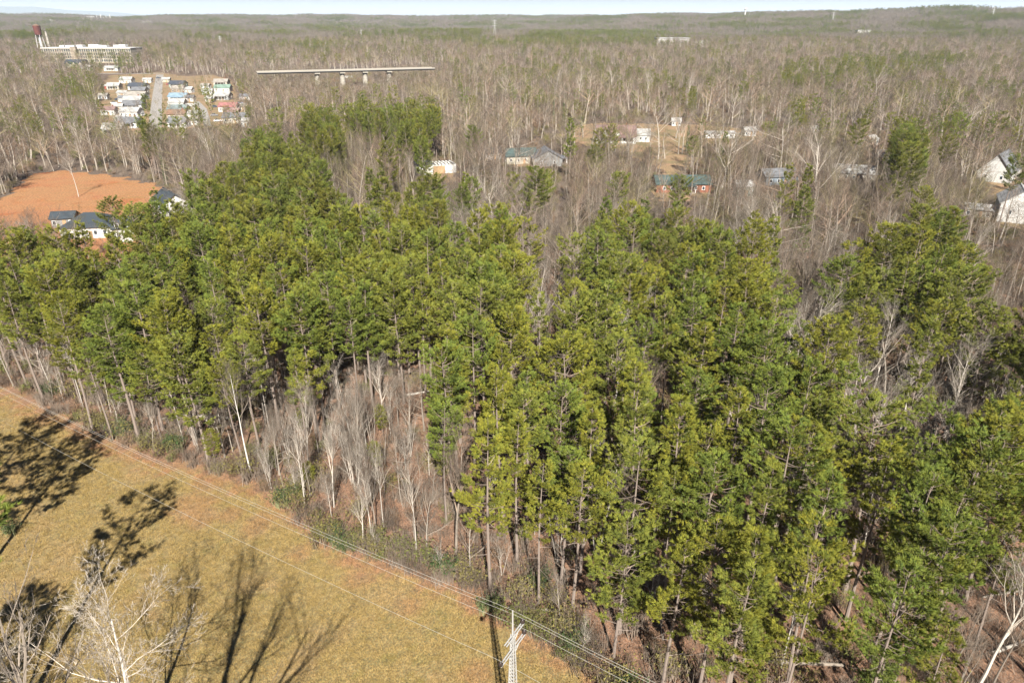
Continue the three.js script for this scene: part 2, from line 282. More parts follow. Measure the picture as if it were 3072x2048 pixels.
// ---------------------------------------------------------------- ground
const litterTex = grain(1024, (i, j) => { const n = 0.76 + 0.15 * noise(i * 0.13, j * 0.13) + 0.14 * noiseB(i * 0.05, j * 0.05) + 0.1 * noise(i * 0.017, j * 0.017); const r = 0.05 * noise(i * 0.09 + 50, j * 0.09); return [n + r, n, n - r]; }, 1 / 24);
const groundMat = new THREE.MeshStandardMaterial({ map: litterTex, bumpMap: litterTex, bumpScale: 0.08, vertexColors: true, roughness: 1 });
{
  const p = [], c = [], uv = [], idx = [], NA = 400, radii = [0, 12]; for (let r = 24; r < 16000; r *= 1.055) radii.push(r);
  for (const r of radii) for (let k = 0; k <= NA; k++) {
    const a = k / NA * Math.PI * 2, x = Math.sin(a) * r, z = -Math.cos(a) * r, y = terrain(x, z); p.push(x, y, z); uv.push(x, z);
    const n = fbm(x / 60, z / 60, 3), m = noiseB(x / 300, z / 300); c.push(0.165 + 0.03 * n + 0.015 * m, 0.112 + 0.02 * n, 0.075 + 0.014 * n - 0.012 * m);
  }
  for (let i = 1; i < radii.length; i++) for (let k = 0; k < NA; k++) { const a = (i - 1) * (NA + 1) + k, b = i * (NA + 1) + k; idx.push(a, b + 1, b, a, a + 1, b + 1); }
  const g = new THREE.BufferGeometry(); g.setAttribute('position', new THREE.Float32BufferAttribute(p, 3)); g.setAttribute('color', new THREE.Float32BufferAttribute(c, 3)); g.setAttribute('uv', new THREE.Float32BufferAttribute(uv, 2)); g.setIndex(idx); g.computeVertexNormals();
  structure('ground', g, groundMat);
}
// meadow by the forest edge: dry grass, bare red earth along the line of wires, leaf litter under the trees
const edgeDist = (x, z) => { const [u, v] = project(x, 0, z); return (v - curve(fieldEdge, u)) / 24; }; // roughly metres into the meadow
const dirtSpots = [[575, 1520, 3.0], [610, 1550, 2.2], [690, 1545, 1.6], [430, 1350, 3.5], [300, 1290, 3], [640, 1440, 3], [780, 1565, 2], [760, 1590, 1.6], [460, 1845, 0.7], [150, 1250, 3], [900, 1660, 1.5], [1080, 1730, 2], [1500, 1800, 1.6], [1700, 1930, 2.4], [1225, 1820, 1.6], [1430, 2020, 1.6]].map(([u, v, r]) => { const g = ground(u, v); return [g.x, g.z, r]; });
function meadowColor(x, z) {
  const e = edgeDist(x, z) + 1.6 * fbm(x / 5, z / 5, 3), n = fbm(x / 9, z / 9, 4), m = fbm(x / 2.2 + 40, z / 2.2, 3), f = noise(x * 1.9, z * 1.9);
  const grass = [0.30 + 0.02 * n, 0.215 + 0.015 * n, 0.078 + 0.01 * n], olive = [0.245, 0.196, 0.06], tan = [0.33, 0.225, 0.1], dirt = [0.33, 0.17, 0.088], litter = [0.255, 0.145, 0.088];
  let c = grass.map((v, k) => lerp(v, olive[k], clamp(smooth(m + 0.5 * n, 0.1, 0.8), 0, 1) * 0.75));
  c = c.map((v, k) => lerp(v, tan[k], smooth(fbm(x / 14 + 9, z / 14 - 5, 3) + 0.25 * f, 0.15, 0.7) * 0.7));
  let s = smooth(2.3 - e + m * 1.8, 0, 2.6); // earth strip just outside the trees
  for (const [a, b, r] of dirtSpots) s = Math.max(s, smooth(r * (1 + 0.5 * m) - Math.hypot(x - a, z - b), -0.6, 1.0) * 0.55);
  c = c.map((v, k) => lerp(v, dirt[k] * (1 + 0.12 * f), s * 0.85));
  const l = smooth(-e, -0.6, 1.6); const lv = 1 + 0.3 * m + 0.22 * f; c = c.map((v, k) => lerp(v, litter[k] * lv, l));
  return c.map((v) => v * (1 + 0.07 * f));
}
{
  const x0 = -150, x1 = 150, z0 = -180, z1 = 12, st = 0.75, nx = Math.round((x1 - x0) / st), nz = Math.round((z1 - z0) / st), p = [], c = [], uv = [], idx = [];
  for (let j = 0; j <= nz; j++) for (let i = 0; i <= nx; i++) { const x = x0 + i * st, z = z0 + j * st; p.push(x, 0.02, z); uv.push(x, z); c.push(...meadowColor(x, z)); }
  for (let j = 0; j < nz; j++) for (let i = 0; i < nx; i++) { const a = j * (nx + 1) + i, b = a + nx + 1; idx.push(a, b, a + 1, b, b + 1, a + 1); }
  const g = new THREE.BufferGeometry(); g.setAttribute('position', new THREE.Float32BufferAttribute(p, 3)); g.setAttribute('color', new THREE.Float32BufferAttribute(c, 3)); g.setAttribute('uv', new THREE.Float32BufferAttribute(uv, 2)); g.setIndex(idx); g.computeVertexNormals();
  const grassTex = grain(1024, (i, j) => { const n = 0.77 + 0.13 * noise(i * 0.14, j * 0.14) + 0.13 * noiseB(i * 0.06, j * 0.045) + 0.08 * noise(i * 0.02, j * 0.02); const r = 0.05 * noise(i * 0.07 + 50, j * 0.07); return [n + r, n, n - r]; }, 1 / 19);
  structure('meadow', g, new THREE.MeshStandardMaterial({ map: grassTex, bumpMap: grassTex, bumpScale: 0.06, vertexColors: true, roughness: 1 }));
}
// open patches of ground further off
const soilTex = grain(512, (i, j) => { const n = 0.82 + 0.14 * noise(i * 0.3, j * 0.3) + 0.12 * noiseB(i * 0.06, j * 0.06); return [n, n, n]; }, 1 / 30);
function patch(name, poly, y, colour, mound = 0, cell = 2) {
  const pts = poly.map(([u, v]) => { const g = ground(u, v); return [g.x, g.z]; }), xs = pts.map((q) => q[0]), zs = pts.map((q) => q[1]);
  const x0 = Math.min(...xs), x1 = Math.max(...xs), z0 = Math.min(...zs), z1 = Math.max(...zs), nx = Math.ceil((x1 - x0) / cell), nz = Math.ceil((z1 - z0) / cell), p = [], c = [], uv = [], idx = [], ok = [];
  for (let j = 0; j <= nz; j++) for (let i = 0; i <= nx; i++) {
    const x = x0 + i * cell, z = z0 + j * cell, wx = x + 3 * noise(x / 8, z / 8), wz = z + 3 * noiseB(x / 8, z / 8);
    ok.push(inPoly(pts, wx, wz)); const f = Math.min(1, Math.max(0, (1 - ((x - (x0 + x1) / 2) / (x1 - x0) * 2) ** 2) * (1 - ((z - (z0 + z1) / 2) / (z1 - z0) * 2) ** 2)));
    p.push(x, terrain(x, z) + y + mound * f, z); uv.push(x, z); c.push(...colour(x, z));
  }
  for (let j = 0; j < nz; j++) for (let i = 0; i < nx; i++) { const a = j * (nx + 1) + i, b = a + nx + 1; if (ok[a] && ok[b] && ok[a + 1] && ok[b + 1]) idx.push(a, b, a + 1, b, b + 1, a + 1); }
  const g = new THREE.BufferGeometry(); g.setAttribute('position', new THREE.Float32BufferAttribute(p, 3)); g.setAttribute('color', new THREE.Float32BufferAttribute(c, 3)); g.setAttribute('uv', new THREE.Float32BufferAttribute(uv, 2)); g.setIndex(idx); g.computeVertexNormals();
  return structure(name, g, new THREE.MeshStandardMaterial({ map: soilTex, bumpMap: soilTex, bumpScale: 0.05, vertexColors: true, roughness: 1 }));
}
const mix3 = (a, b, t) => a.map((v, k) => lerp(v, b[k], clamp(t, 0, 1)));
patch('red_earth_clearing', clearings.red, 0.05, (x, z) => {
  const [u, v] = project(x, 0, z), rows = 0.5 + 0.5 * Math.sin((x * 0.35 + z) * 1.1 + 2 * noise(x / 15, z / 15)), straw = smooth(fbm(x / 25, z / 25, 3), -0.5, 0.3) * smooth(660 - v, 0, 60);
  return mix3(mix3(mix3([0.37, 0.13, 0.036], [0.34, 0.085, 0.022], smooth(fbm(x / 12 + 4, z / 12, 3), -0.1, 0.5)), [0.32, 0.175, 0.056], straw * (0.4 + 0.6 * rows)), [0.40, 0.2, 0.085], smooth(Math.abs(fbm(x / 30, z / 22 + 7, 2)), 0.05, 0.0) * 0.6);
}, 0, 1.2);
const yard = (x, z) => mix3(mix3([0.30, 0.20, 0.10], [0.2, 0.16, 0.065], smooth(fbm(x / 20, z / 20, 3), -0.2, 0.5)), [0.36, 0.21, 0.12], smooth(fbm(x / 9 + 30, z / 9, 3), 0.1, 0.6));
for (const [k, n] of [['town', 'town_yards'], ['farm', 'farm_yard'], ['lawn', 'building_site_earth'], ['east', 'east_yard'], ['northeast', 'barn_yard'], ['porchHouse', 'porch_house_yard'], ['mill', 'mill_yard'], ['cabins', 'hill_yard']]) patch(n, clearings[k], 0.06, yard, 0, k === 'town' ? 2.5 : 2);
// ---------------------------------------------------------------- the woods
const R4 = rng(77), trees = [];
function scatter(d0, d1, st, f) {
  for (let z = 10; z > -d1; z -= st * 0.87) for (let x = -d1 * 0.95; x < d1 * 0.95; x += st) {
    const px = x + (R4() - 0.5) * st * 0.9, pz = z + (R4() - 0.5) * st * 0.9, d = Math.hypot(px, pz); if (d < d0 || d >= d1) continue;
    const [u, v, dep] = project(px, terrain(px, pz), pz); if (dep < 5 || u < -260 || u > 3330 || v > 2750) continue;
    f(px, pz, u, v, d);
  }
}
const openings = [ // roads, lines of sight to houses: ground polygons kept free of trees
  [[1690, 430], [1690, 470], [1560, 500], [1560, 440]], [[2830, 560], [3072, 570], [3072, 680], [2900, 680]], [[1240, 505], [1380, 505], [1370, 560], [1250, 560]],
  [[1960, 580], [2140, 580], [2130, 640], [1960, 640]], [[330, 700], [560, 640], [560, 760], [330, 790]], [[150, 690], [400, 690], [400, 745], [160, 745]],
];
const sights = [[1670, 380, 1790, 425], [1795, 365, 1960, 435], [2120, 380, 2260, 415], [1600, 440, 1690, 490], [1530, 450, 1600, 480], [1260, 480, 1370, 528], [1970, 540, 2150, 590], [2310, 520, 2380, 550], [2520, 505, 2620, 540], [2585, 410, 2640, 436], [2950, 465, 3072, 545], [2990, 565, 3072, 660], [240, 634, 390, 672], [450, 556, 540, 615], [165, 645, 235, 668], [300, 225, 745, 385], [140, 128, 400, 146]]; // what must stay in view: houses, mill
function blocks(x, z, h) { const [u, v, dep] = project(x, terrain(x, z), z), [, t] = project(x, terrain(x, z) + h, z), r = 2.2 / dep * FOCAL; for (const [a, b, c, d] of sights) if (u + r > a && u - r < c && t < d && v > d - 2) return true; return false; }
scatter(40, 330, 4.8, (x, z, u, v, d) => {
  if (isField(u, v + 14) || (u > 2820 && v > 2090)) return;
  const c = inClearing(u, v); const r = R4();
  if (c && r > (c === 'farm' ? 0.06 : 0.0)) return;
  for (const p of openings) if (inPoly(p, u, v) && r > 0.06) return;
  const pine = wantsPine(x, z, 18, R4()), stand = inPoly(bareFloor, u, v);
  if (!pine && d < 330 && R4() < (stand ? 0.25 : 0.12)) return;
  const h = pine ? 12.5 + 10 * Math.sqrt(R4()) : stand ? 5 + 7 * R4() : 8.5 + 9 * R4();
  if (d > 110 && blocks(x, z, h) && R4() > (pine ? (u < 700 ? 0.7 : 0.2) : u > 1640 && u < 2100 ? 0.35 : 0.6)) return;
  if (!pine && d > 150 && fbm(x / 45 + 3, z / 45, 2) < -0.15 - 0.3 * R4()) return;
  trees.push({ x, z, pine, d, h });
});
scatter(330, 850, 9.2, (x, z, u, v, d) => {
  const c = inClearing(u, v), r = R4(); if (c && r > (c === 'town' ? 0.16 : c === 'farm' ? 0.05 : 0.01)) return;
  for (const p of openings) if (inPoly(p, u, v) && r > 0.06) return;
  const low = inPoly([[740, 216], [1330, 204], [1360, 330], [740, 345]], u, v); const h = low ? (v < 285 && u > 985 && u < 1120 ? 3 + 2 * R4() : 9 + 3 * R4()) : c === 'town' ? 5 + 5 * R4() : 9 + 11 * R4() * R4() + 3 * R4(); if (blocks(x, z, h) && R4() > 0.35) return; if (!low && fbm(x / 70 + 3, z / 70, 2) < -0.3 - 0.3 * R4()) return; trees.push({ x, z, pine: !low && wantsPine(x, z, 16, R4()), d, h });
});
scatter(850, 1900, 13, (x, z, u, v, d) => { if (inClearing(u, v)) return; if (fbm(x / 120 + 3, z / 120, 2) < -0.45) return; const h = 11 + 9 * R4(); if (blocks(x, z, h) && R4() > 0.35) return; trees.push({ x, z, pine: wantsPine(x, z, 16, R4()), d, h }); });

const dummy = new THREE.Object3D(), tint = new THREE.Color();
function place(o, t) { o.position.set(t.x, terrain(t.x, t.z), t.z); o.rotation.set((t.lx ?? 0), t.rot ?? 0, (t.lz ?? 0)); o.scale.set(t.sc * (t.wide ?? 1), t.sc, t.sc * (t.wide ?? 1)); }
for (const t of trees) { t.rot = R4() * 6.28; t.k = R4(); t.k2 = R4(); t.wide = 0.9 + R4() * 0.25; t.lx = (R4() - 0.5) * 0.06; t.lz = (R4() - 0.5) * 0.06; const [u, v] = project(t.x, terrain(t.x, t.z) + 0.55 * t.h, t.z); t.seen = u > 20 && u < 3050 && v < 2030 && v > 0; t.size = (t.seen ? 1 : 0.0001) * t.h / t.d; }
const hue = ['fresh green', 'deep green', 'yellow-green'];
const zone = (x, z) => { const [u, v] = project(x, 0, z), e = -edgeDist(x, z); return u < 3072 && v > 900 && e < 12 ? 'at the meadow edge' : u < 1000 && v < 1000 ? 'below the red earth clearing' : u > 1900 && v > 900 ? 'by the leafless gap' : v < 760 ? 'in the woods near houses' : 'inside the pine stand'; };
function addTree(kind, t) {
  const isP = kind === 'pine', list = isP ? pines : bares, i = t.v ?? Math.floor(t.k * list.length), m = t.model ?? list[i]; if (t.h) t.sc = t.h / m.H;
  const c = t.c ?? Math.floor(t.k2 * 3), young = t.sc < 0.6;
  const label = t.label ?? (isP ? `${t.h < 16.5 ? 'short ' : t.h > 20.5 ? 'tall ' : ''}${hue[c]} pine with ${m.word} ${zone(t.x, t.z)}` : `${['grey', 'brown', 'pale'][c]} ${young ? 'young ' : ''}${m.word} ${zone(t.x, t.z)}`);
  const g = thing(isP ? 'pine_tree' : young ? 'bare_sapling' : 'bare_tree', label, isP ? 'pine' : young ? 'sapling' : 'tree', t.group ?? (isP ? 'pines of the wood' : young ? 'leafless saplings' : 'leafless trees of the wood'));
  part(g, 'trunk', m.trunk, isP ? pineBark : greyBark[c]); part(g, 'crown', m.crown, isP ? pineLeaf[c] : twigMat[c]);
  place(g, t); return g;
}
// trees that stand alone on the meadow, some of them outside the picture: their shadows lie across the grass
addTree('pine', { x: -42.3, z: -40, sc: 1.22, v: 5, c: 1, rot: 0.6, wide: 1.2, label: 'tall lone pine on the meadow whose shadow lies across the wires' });
addTree('pine', { x: -57, z: -52, sc: 1.28, v: 0, c: 1, rot: 2.2, wide: 1.15, label: 'tall pine at the meadow end of the long shadow' });
addTree('pine', { x: -66, z: -55, sc: 1.2, v: 3, c: 0, rot: 4.2, wide: 1.25, label: 'broad pine beyond the end of the meadow' });
addTree('pine', { x: -47, z: -30, sc: 1.1, v: 6, c: 1, rot: 1.2, wide: 1.2, label: 'dense pine behind the white bare tree on the meadow' });
addTree('bare', { x: -30.5, z: -37.5, sc: 0.84, v: 4, model: meadowTree, c: 2, rot: 1.1, label: 'white-barked bare tree with spreading crooked limbs on the meadow' });
addTree('bare', { x: -42, z: -36, sc: 0.78, v: 1, model: meadowTree, c: 2, rot: 3.0, label: 'pale bare tree with long low limbs on the meadow' });
addTree('bare', { x: -22.8, z: -20.4, sc: 1.62, v: 1, model: giantTree, c: 0, rot: 2.0, label: 'very tall forked bare tree whose branching shadow lies on the meadow' });
{ const g = ground(2930, 2070); addTree('bare', { x: g.x, z: g.z, sc: 1.0, v: 0, c: 2, rot: 0.4, lz: -0.06, label: 'white slender bare tree with upswept branches between two pines' }); }
{ const g = ground(755, 1425); const t = addTree('bare', { x: g.x, z: g.z, sc: 0.8, v: 2, c: 0, rot: 0.9, lz: 0.05, wide: 0.7, label: 'straight white trunk standing out at the meadow edge' }); t.children[0].material = barkMat(0.55, 0.53, 0.49); }

const bigTrees = [[1975, 478, 4, 1.15], [2035, 462, 1, 0.95], [2165, 575, 1, 1.2], [2340, 530, 4, 1.15], [2440, 660, 1, 1.35], [1545, 525, 4, 0.9], [1420, 565, 4, 0.8], [2195, 385, 1, 1.0], [1838, 300, 1, 1.25], [1515, 330, 4, 1.2], [1665, 305, 1, 1.2], [1735, 330, 2, 1.2], [2060, 320, 0, 1.2], [2890, 420, 1, 1.1], [2250, 470, 1, 1.0], [2620, 330, 4, 1.3], [1940, 340, 2, 1.3], [560, 480, 0, 1.1], [380, 500, 2, 1.1], [250, 480, 0, 1.0], [640, 520, 1, 1.0], [235, 590, 2, 0.75], [1240, 590, 0, 0.8], [820, 250, 4, 1.0], [2660, 640, 1, 0.9]];
bigTrees.forEach(([u, v, k, sc], i) => { const g = ground(u, v); addTree('bare', { x: g.x, z: g.z, sc, v: k, c: 2, rot: i * 1.7, label: `large pale ${['slender', 'forked', 'high crowned', '', 'spreading'][k]} bare tree ${u > 1900 && u < 2300 && v > 370 ? 'beside the farm lawn' : v > 600 && u > 2000 ? 'before the eastern houses' : u < 700 ? 'beyond the red earth clearing' : 'rising above the leafless woods'}` }); });
{ // trunks wrapped in ivy
  const C = new MB(), R = rng(31); for (let i = 0; i < 1500; i++) { const a = R() * 6.28, y = R() * 11, r = 0.35 + 0.5 * R() * (1 - y / 13), x = Math.cos(a) * r, z = Math.sin(a) * r, q = () => (R() - 0.5) * 0.34; C.tri([x + q(), y + q(), z + q()], [x + q(), y + q(), z + q()], [x + q(), y + q(), z + q()], shade([0.05, 0.085, 0.02], 0.7 + R() * 0.7)); }
  const ivy = C.build(), m = leafMat(1, 1, 1, 0.2);
  [[1660, 362, 'behind the dirt slope'], [1690, 372, 'at the top of the dirt slope'], [1945, 535, 'before the farmhouse lawn'], [2220, 312, 'behind the mobile home'], [500, 555, 'at the rim of the red earth'], [2085, 330, 'behind the small white house'], [2060, 455, 'on the farm lawn']].forEach(([u, v, w], i) => { const g = ground(u, v), t = addTree('bare', { x: g.x, z: g.z, sc: 1.05, v: 2, c: 0, rot: i, label: `bare tree with dark ivy up its trunk ${w}` }); part(t, 'ivy', ivy, m); });
}
[[352, 222], [366, 221], [378, 223], [392, 222], [404, 221], [424, 222], [506, 228], [520, 230]].forEach(([u, v], i) => { const g = ground(u, v); addTree('pine', { x: g.x, z: g.z, sc: 0.7 + 0.15 * (i % 3), v: 2, c: 1, rot: i, wide: 0.9, label: 'dark tall evergreen in the row beside the white hill house' }); });
[[625, 312, 0.7, 'beside the back row of the town'], [612, 306, 0.6, 'behind the red roofed house'], [314, 303, 0.55, 'on the town lawn'], [452, 385, 0.85, 'at the low end of the street'], [588, 398, 0.6, 'below the town houses'], [383, 280, 0.4, 'next to the dark roofed house']].forEach(([u, v, sc, w], i) => { const g = ground(u, v); addTree('pine', { x: g.x, z: g.z, sc, v: i === 3 ? 0 : 2, c: 1, rot: i * 2, wide: 0.9, label: `dark evergreen tree ${w}` }); });
{ // young growth on the strip along the meadow
  const R = rng(404); let n = 0, m = 0, w = 0;
  scatter(60, 160, 3.0, (x, z, u, v) => { const e = -edgeDist(x, z); if (e < 2.2 || e > 13 || u < -40 || u > 1250 || R() > 0.42 || w > 75) return; w++; addTree('bare', { x, z, h: 8 + R() * 6, v: R() < 0.6 ? 2 : 0, c: R() < 0.6 ? 2 : 0, rot: R() * 6, wide: 0.7, group: 'screen of trunks along the meadow', lx: (R() - 0.5) * 0.14, lz: (R() - 0.5) * 0.14, label: `${R() < 0.5 ? 'tall thin pale' : 'tall leaning pale'} bare tree in the screen of trunks along the meadow` }); });
  scatter(38, 150, 3.4, (x, z, u, v) => { const e = -edgeDist(x, z); if (e < 0.8 || e > 18 || u < -60 || u > 3100 || v > 2140) return; const q = R(); if (q < 0.055 && m < 24) { m++; addTree('pine', { x, z, sc: 0.2 + R() * 0.18, v: 6, c: 2, rot: R() * 6, wide: 1.1, label: 'small bushy young pine on the strip along the meadow' }); } else if (q < 0.5 && n < 270) { n++; addTree('bare', { x, z, sc: 0.24 + R() * 0.3, v: [0, 1, 3, 5][Math.floor(R() * 4)], c: R() < 0.55 ? 2 : 0, rot: R() * 6, lx: (R() - 0.5) * 0.3, lz: (R() - 0.5) * 0.3, label: `${R() < 0.5 ? 'thin crooked' : 'thin leaning'} leafless sapling on the strip along the meadow` }); } });
}
{ // fallen trunks on the forest floor
  const R = rng(61), lg = new THREE.CylinderGeometry(0.13, 0.2, 6, 7).rotateZ(Math.PI / 2).translate(0, 0.19, 0); let n = 0; const c = new Float32Array(lg.attributes.position.count * 3).fill(1); lg.setAttribute('color', new THREE.BufferAttribute(c, 3));
  const st = new THREE.CylinderGeometry(0.02, 0.05, 1.1, 5); st.setAttribute('color', new THREE.BufferAttribute(new Float32Array(st.attributes.position.count * 3).fill(1), 3));
  scatter(40, 130, 6, (x, z, u, v) => { const e = -edgeDist(x, z); if (e < 1.5 || e > 30 || u < 0 || u > 3072 || v > 2048 || R() > 0.22 || n > 38) return; n++; const g = thing('fallen_log', R() < 0.5 ? 'pale fallen trunk lying in the brush behind the meadow' : 'grey fallen trunk with broken stubs in the leaf litter', 'log', 'fallen trunks'); part(g, 'trunk', lg, greyBark[n % 3]); for (let k = 0; k < 3; k++) { const b = part(g, 'stub', st, greyBark[n % 3]); b.position.set(-2 + k * 1.8 + R(), 0.6, (R() - 0.5) * 0.4); b.rotation.set((R() - 0.5) * 1.6, 0, (R() - 0.5)); } g.position.set(x, 0.02, z); g.rotation.y = R() * 6.28; const s = 0.6 + R() * 0.7; g.scale.set(s, s, s); });
}
const bySize = (a, b) => b.size - a.size;
const P = trees.filter((t) => t.pine).sort(bySize), B = trees.filter((t) => !t.pine).sort(bySize);
P.slice(0, 290).forEach((t) => addTree('pine', t));
B.slice(0, 240).forEach((t) => addTree('bare', t));
function mass(name, label, category, list, sets) { // sets: [{max distance, models, materials}]
  const g = thing(name, label, category); g.userData.kind = 'stuff';
  let lo = 0;
  for (const s of sets) {
    s.models.forEach((m, i) => {
      const mine = list.filter((t) => t.d >= lo && t.d < s.max && Math.floor(t.k * s.models.length) === i); if (!mine.length) return;
      for (const [n, geo, mat, f] of [['trunk', m.trunk, s.mats[0], s.tints[0]], ['crown', m.crown, s.mats[1], s.tints[1]]]) {
        const im = new THREE.InstancedMesh(geo, mat, mine.length); im.name = n; im.castShadow = im.receiveShadow = true;
        mine.forEach((t, q) => { dummy.position.set(t.x, terrain(t.x, t.z) - 0.1, t.z); dummy.rotation.set(t.lx, t.rot, t.lz); const y = t.h / m.H; dummy.scale.set(y * t.wide * (s.fat ?? 1), y, y * t.wide * (s.fat ?? 1)); dummy.updateMatrix(); im.setMatrixAt(q, dummy.matrix); im.setColorAt(q, f(t)); });
        g.add(im);
      }
    });
    lo = s.max;
  }
  return g;
}
const pineTint = (t) => { const f = 0.68 + 0.37 * (t.k * 9.7 % 1); return tint.setRGB(f * (0.88 + 0.24 * t.k2), f, f * (0.95 + 0.25 * (1 - t.k2))); }, flat = () => tint.setRGB(1, 1, 1);
const bareTint = (t) => { const q = (t.k2 * 7.3 % 1) + 0.35 * fbm(t.x / 60, t.z / 60, 2), f = 0.62 + 0.75 * (t.k * 13.7 % 1); return q < 0.45 ? tint.setRGB(f, 0.96 * f, 0.93 * f) : q < 0.75 ? tint.setRGB(1.1 * f, 0.94 * f, 0.85 * f) : tint.setRGB(0.95 * f, 0.98 * f, 0.62 * f); };

mass('pine_forest', 'mass of further pines standing among the leafless woods', 'forest', P.slice(290), [{ max: 300, models: pines, mats: [pineBark, pineLeaf[0]], tints: [flat, pineTint] }, { max: 1e9, models: farPines, mats: [pineBark, pineLeaf[0]], tints: [flat, pineTint] }]);
mass('bare_forest', 'mass of further leafless woods reaching to the hills', 'forest', B.slice(240), [{ max: 300, models: bares, mats: [greyBark[0], twigMat[0]], tints: [flat, bareTint] }, { max: 1e9, models: farBares, mats: [greyBark[0], twigMat[0]], tints: [flat, bareTint], fat: 1.45 }]);
// beyond 1.9 km: whole groves of tree tops
{
  const mk = (models, seed, n, mat) => { const R = rng(seed), gs = []; for (let i = 0; i < n; i++) { const m = models[Math.floor(R() * models.length)]; for (const g of models === farPines ? [m.crown] : [m.trunk, m.crown]) { const q = g.clone(); const s = 0.6 + R() * 0.7; q.rotateY(R() * 6.28); q.scale(s * 1.3, s, s * 1.3); q.translate((R() - 0.5) * 60, 0, (R() - 0.5) * 60); gs.push(q); } } return mergeGeometries(gs); };
  const farBareTint = farBares.map((m) => ({ trunk: m.trunk, crown: m.crown })), gv = [mk(farBareTint, 5, 16), mk(farBareTint, 6, 16), mk(farPines, 7, 18)];
  const list = [[], [], []];
  for (const [a, b, st] of [[1900, 3600, 42], [3600, 6800, 60]]) scatter(a, b, st, (x, z) => { const [u, v] = project(x, terrain(x, z) + 14, z); let p = false; for (const [cx, cy, rx, ry] of bands) if (((u / S - cx) / rx) ** 2 + ((v / S - cy) / ry) ** 2 < 1) p = R4() < 0.6; const i = p || fbm(x / 330, z / 330, 4) > 0.2 ? 2 : R4() < 0.5 ? 0 : 1; list[i].push([x, z, st / 42]); });
  const g = thing('far_woods', 'far woods covering the hills up to the skyline', 'forest'); g.userData.kind = 'stuff';
  list.forEach((l, i) => { const im = new THREE.InstancedMesh(gv[i], i === 2 ? pineLeaf[0] : twigMat[0], l.length); im.name = 'crown'; l.forEach(([x, z, s], q) => { dummy.position.set(x, terrain(x, z), z); dummy.rotation.set(0, R4() * 6.28, 0); dummy.scale.set(s, 0.9 + 0.2 * R4(), s); dummy.updateMatrix(); im.setMatrixAt(q, dummy.matrix); im.setColorAt(q, i === 2 ? tint.setRGB(0.8 + 0.2 * R4(), 0.9, 0.9) : tint.setRGB(1, 0.97 + 0.05 * R4(), 0.95)); }); g.add(im); });
}
// ---------------------------------------------------------------- buildings
const V3 = (x, y, z) => new THREE.Vector3(x, y, z);
const box = (w, h, d, x, y, z) => new THREE.BoxGeometry(w, h, d).translate(x, y, z);
function wornTex(seed, lines, amp) { const n2 = createNoise2D(rng(seed)); return grain(256, (i, j) => { const l = lines && (j % lines) < 2 ? -0.12 : 0, n = 0.86 + amp * n2(i * 0.05, j * 0.05) + amp * 0.8 * n2(i * 0.3, j * 0.3) + l; return [n, n, n]; }, 0.25); }
const roofTex = wornTex(3, 9, 0.1), wallTex = wornTex(4, 12, 0.05), brickTex = wornTex(5, 6, 0.12);
const roofM = (r, g, b) => new THREE.MeshStandardMaterial({ color: new THREE.Color(r, g, b), map: roofTex, roughness: 0.9 });
const wallM = (r, g, b, t = wallTex) => new THREE.MeshStandardMaterial({ color: new THREE.Color(r, g, b), map: t, roughness: 0.85 });
const M = { white: wallM(0.62, 0.615, 0.59), cream: wallM(0.42, 0.385, 0.31), tan: wallM(0.3, 0.25, 0.19), greyWall: wallM(0.24, 0.24, 0.235), brick: wallM(0.3, 0.115, 0.065, brickTex), blueWall: wallM(0.22, 0.27, 0.32), greenWall: wallM(0.2, 0.26, 0.21),
  slate: roofM(0.035, 0.048, 0.06), grey: roofM(0.15, 0.155, 0.165), light: roofM(0.36, 0.355, 0.34), tanRoof: roofM(0.3, 0.275, 0.24), blue: roofM(0.2, 0.29, 0.36), teal: roofM(0.17, 0.21, 0.21), dkgreen: roofM(0.055, 0.085, 0.08), green: roofM(0.18, 0.26, 0.21), red: roofM(0.3, 0.13, 0.12), pink: roofM(0.3, 0.2, 0.18), brown: roofM(0.2, 0.12, 0.075), rose: roofM(0.2, 0.125, 0.115), navy: roofM(0.05, 0.06, 0.08),
  glass: new THREE.MeshStandardMaterial({ color: new THREE.Color(0.03, 0.04, 0.05), roughness: 0.12 }), trim: plain(0.78, 0.78, 0.76, 0.6), dark: plain(0.05, 0.045, 0.04), concrete: wallM(0.36, 0.33, 0.28), metal: plain(0.5, 0.5, 0.5, 0.5, 0.3), wood: wallM(0.42, 0.27, 0.15) };
const geoWin = box(1, 1.3, 0.08, 0, 0, 0), geoPane = box(0.82, 1.1, 0.03, 0, 0, 0.045), geoDoor = box(0.95, 2.05, 0.1, 0, 1.02, 0), geoKnob = new THREE.SphereGeometry(0.05, 6, 5).translate(0.35, 1, 0.07);
function gable(w, d, h, rh) { // walls with gable ends, ridge along x
  const s = new THREE.Shape([[-d / 2, 0], [d / 2, 0], [d / 2, h], [0, h + rh], [-d / 2, h]].map(([a, b]) => new THREE.Vector2(a, b)));
  return new THREE.ExtrudeGeometry(s, { depth: w, bevelEnabled: false }).translate(0, 0, -w / 2).rotateY(Math.PI / 2);
}
function slopes(w, d, h, rh, o = 0.45, th = 0.16) {
  const a = Math.atan2(rh, d / 2), L = Math.hypot(rh, d / 2) + o, gs = [];
  for (const s of [-1, 1]) gs.push(new THREE.BoxGeometry(w + o * 2, th, L).translate(0, 0, s * L / 2).rotateX(s * a).translate(0, h + rh + 0.05 + th / 2, 0));
  gs.push(box(w + o * 2, 0.12, 0.3, 0, h + rh + 0.16, 0)); return mergeGeometries(gs.map((g) => g.toNonIndexed()));
}
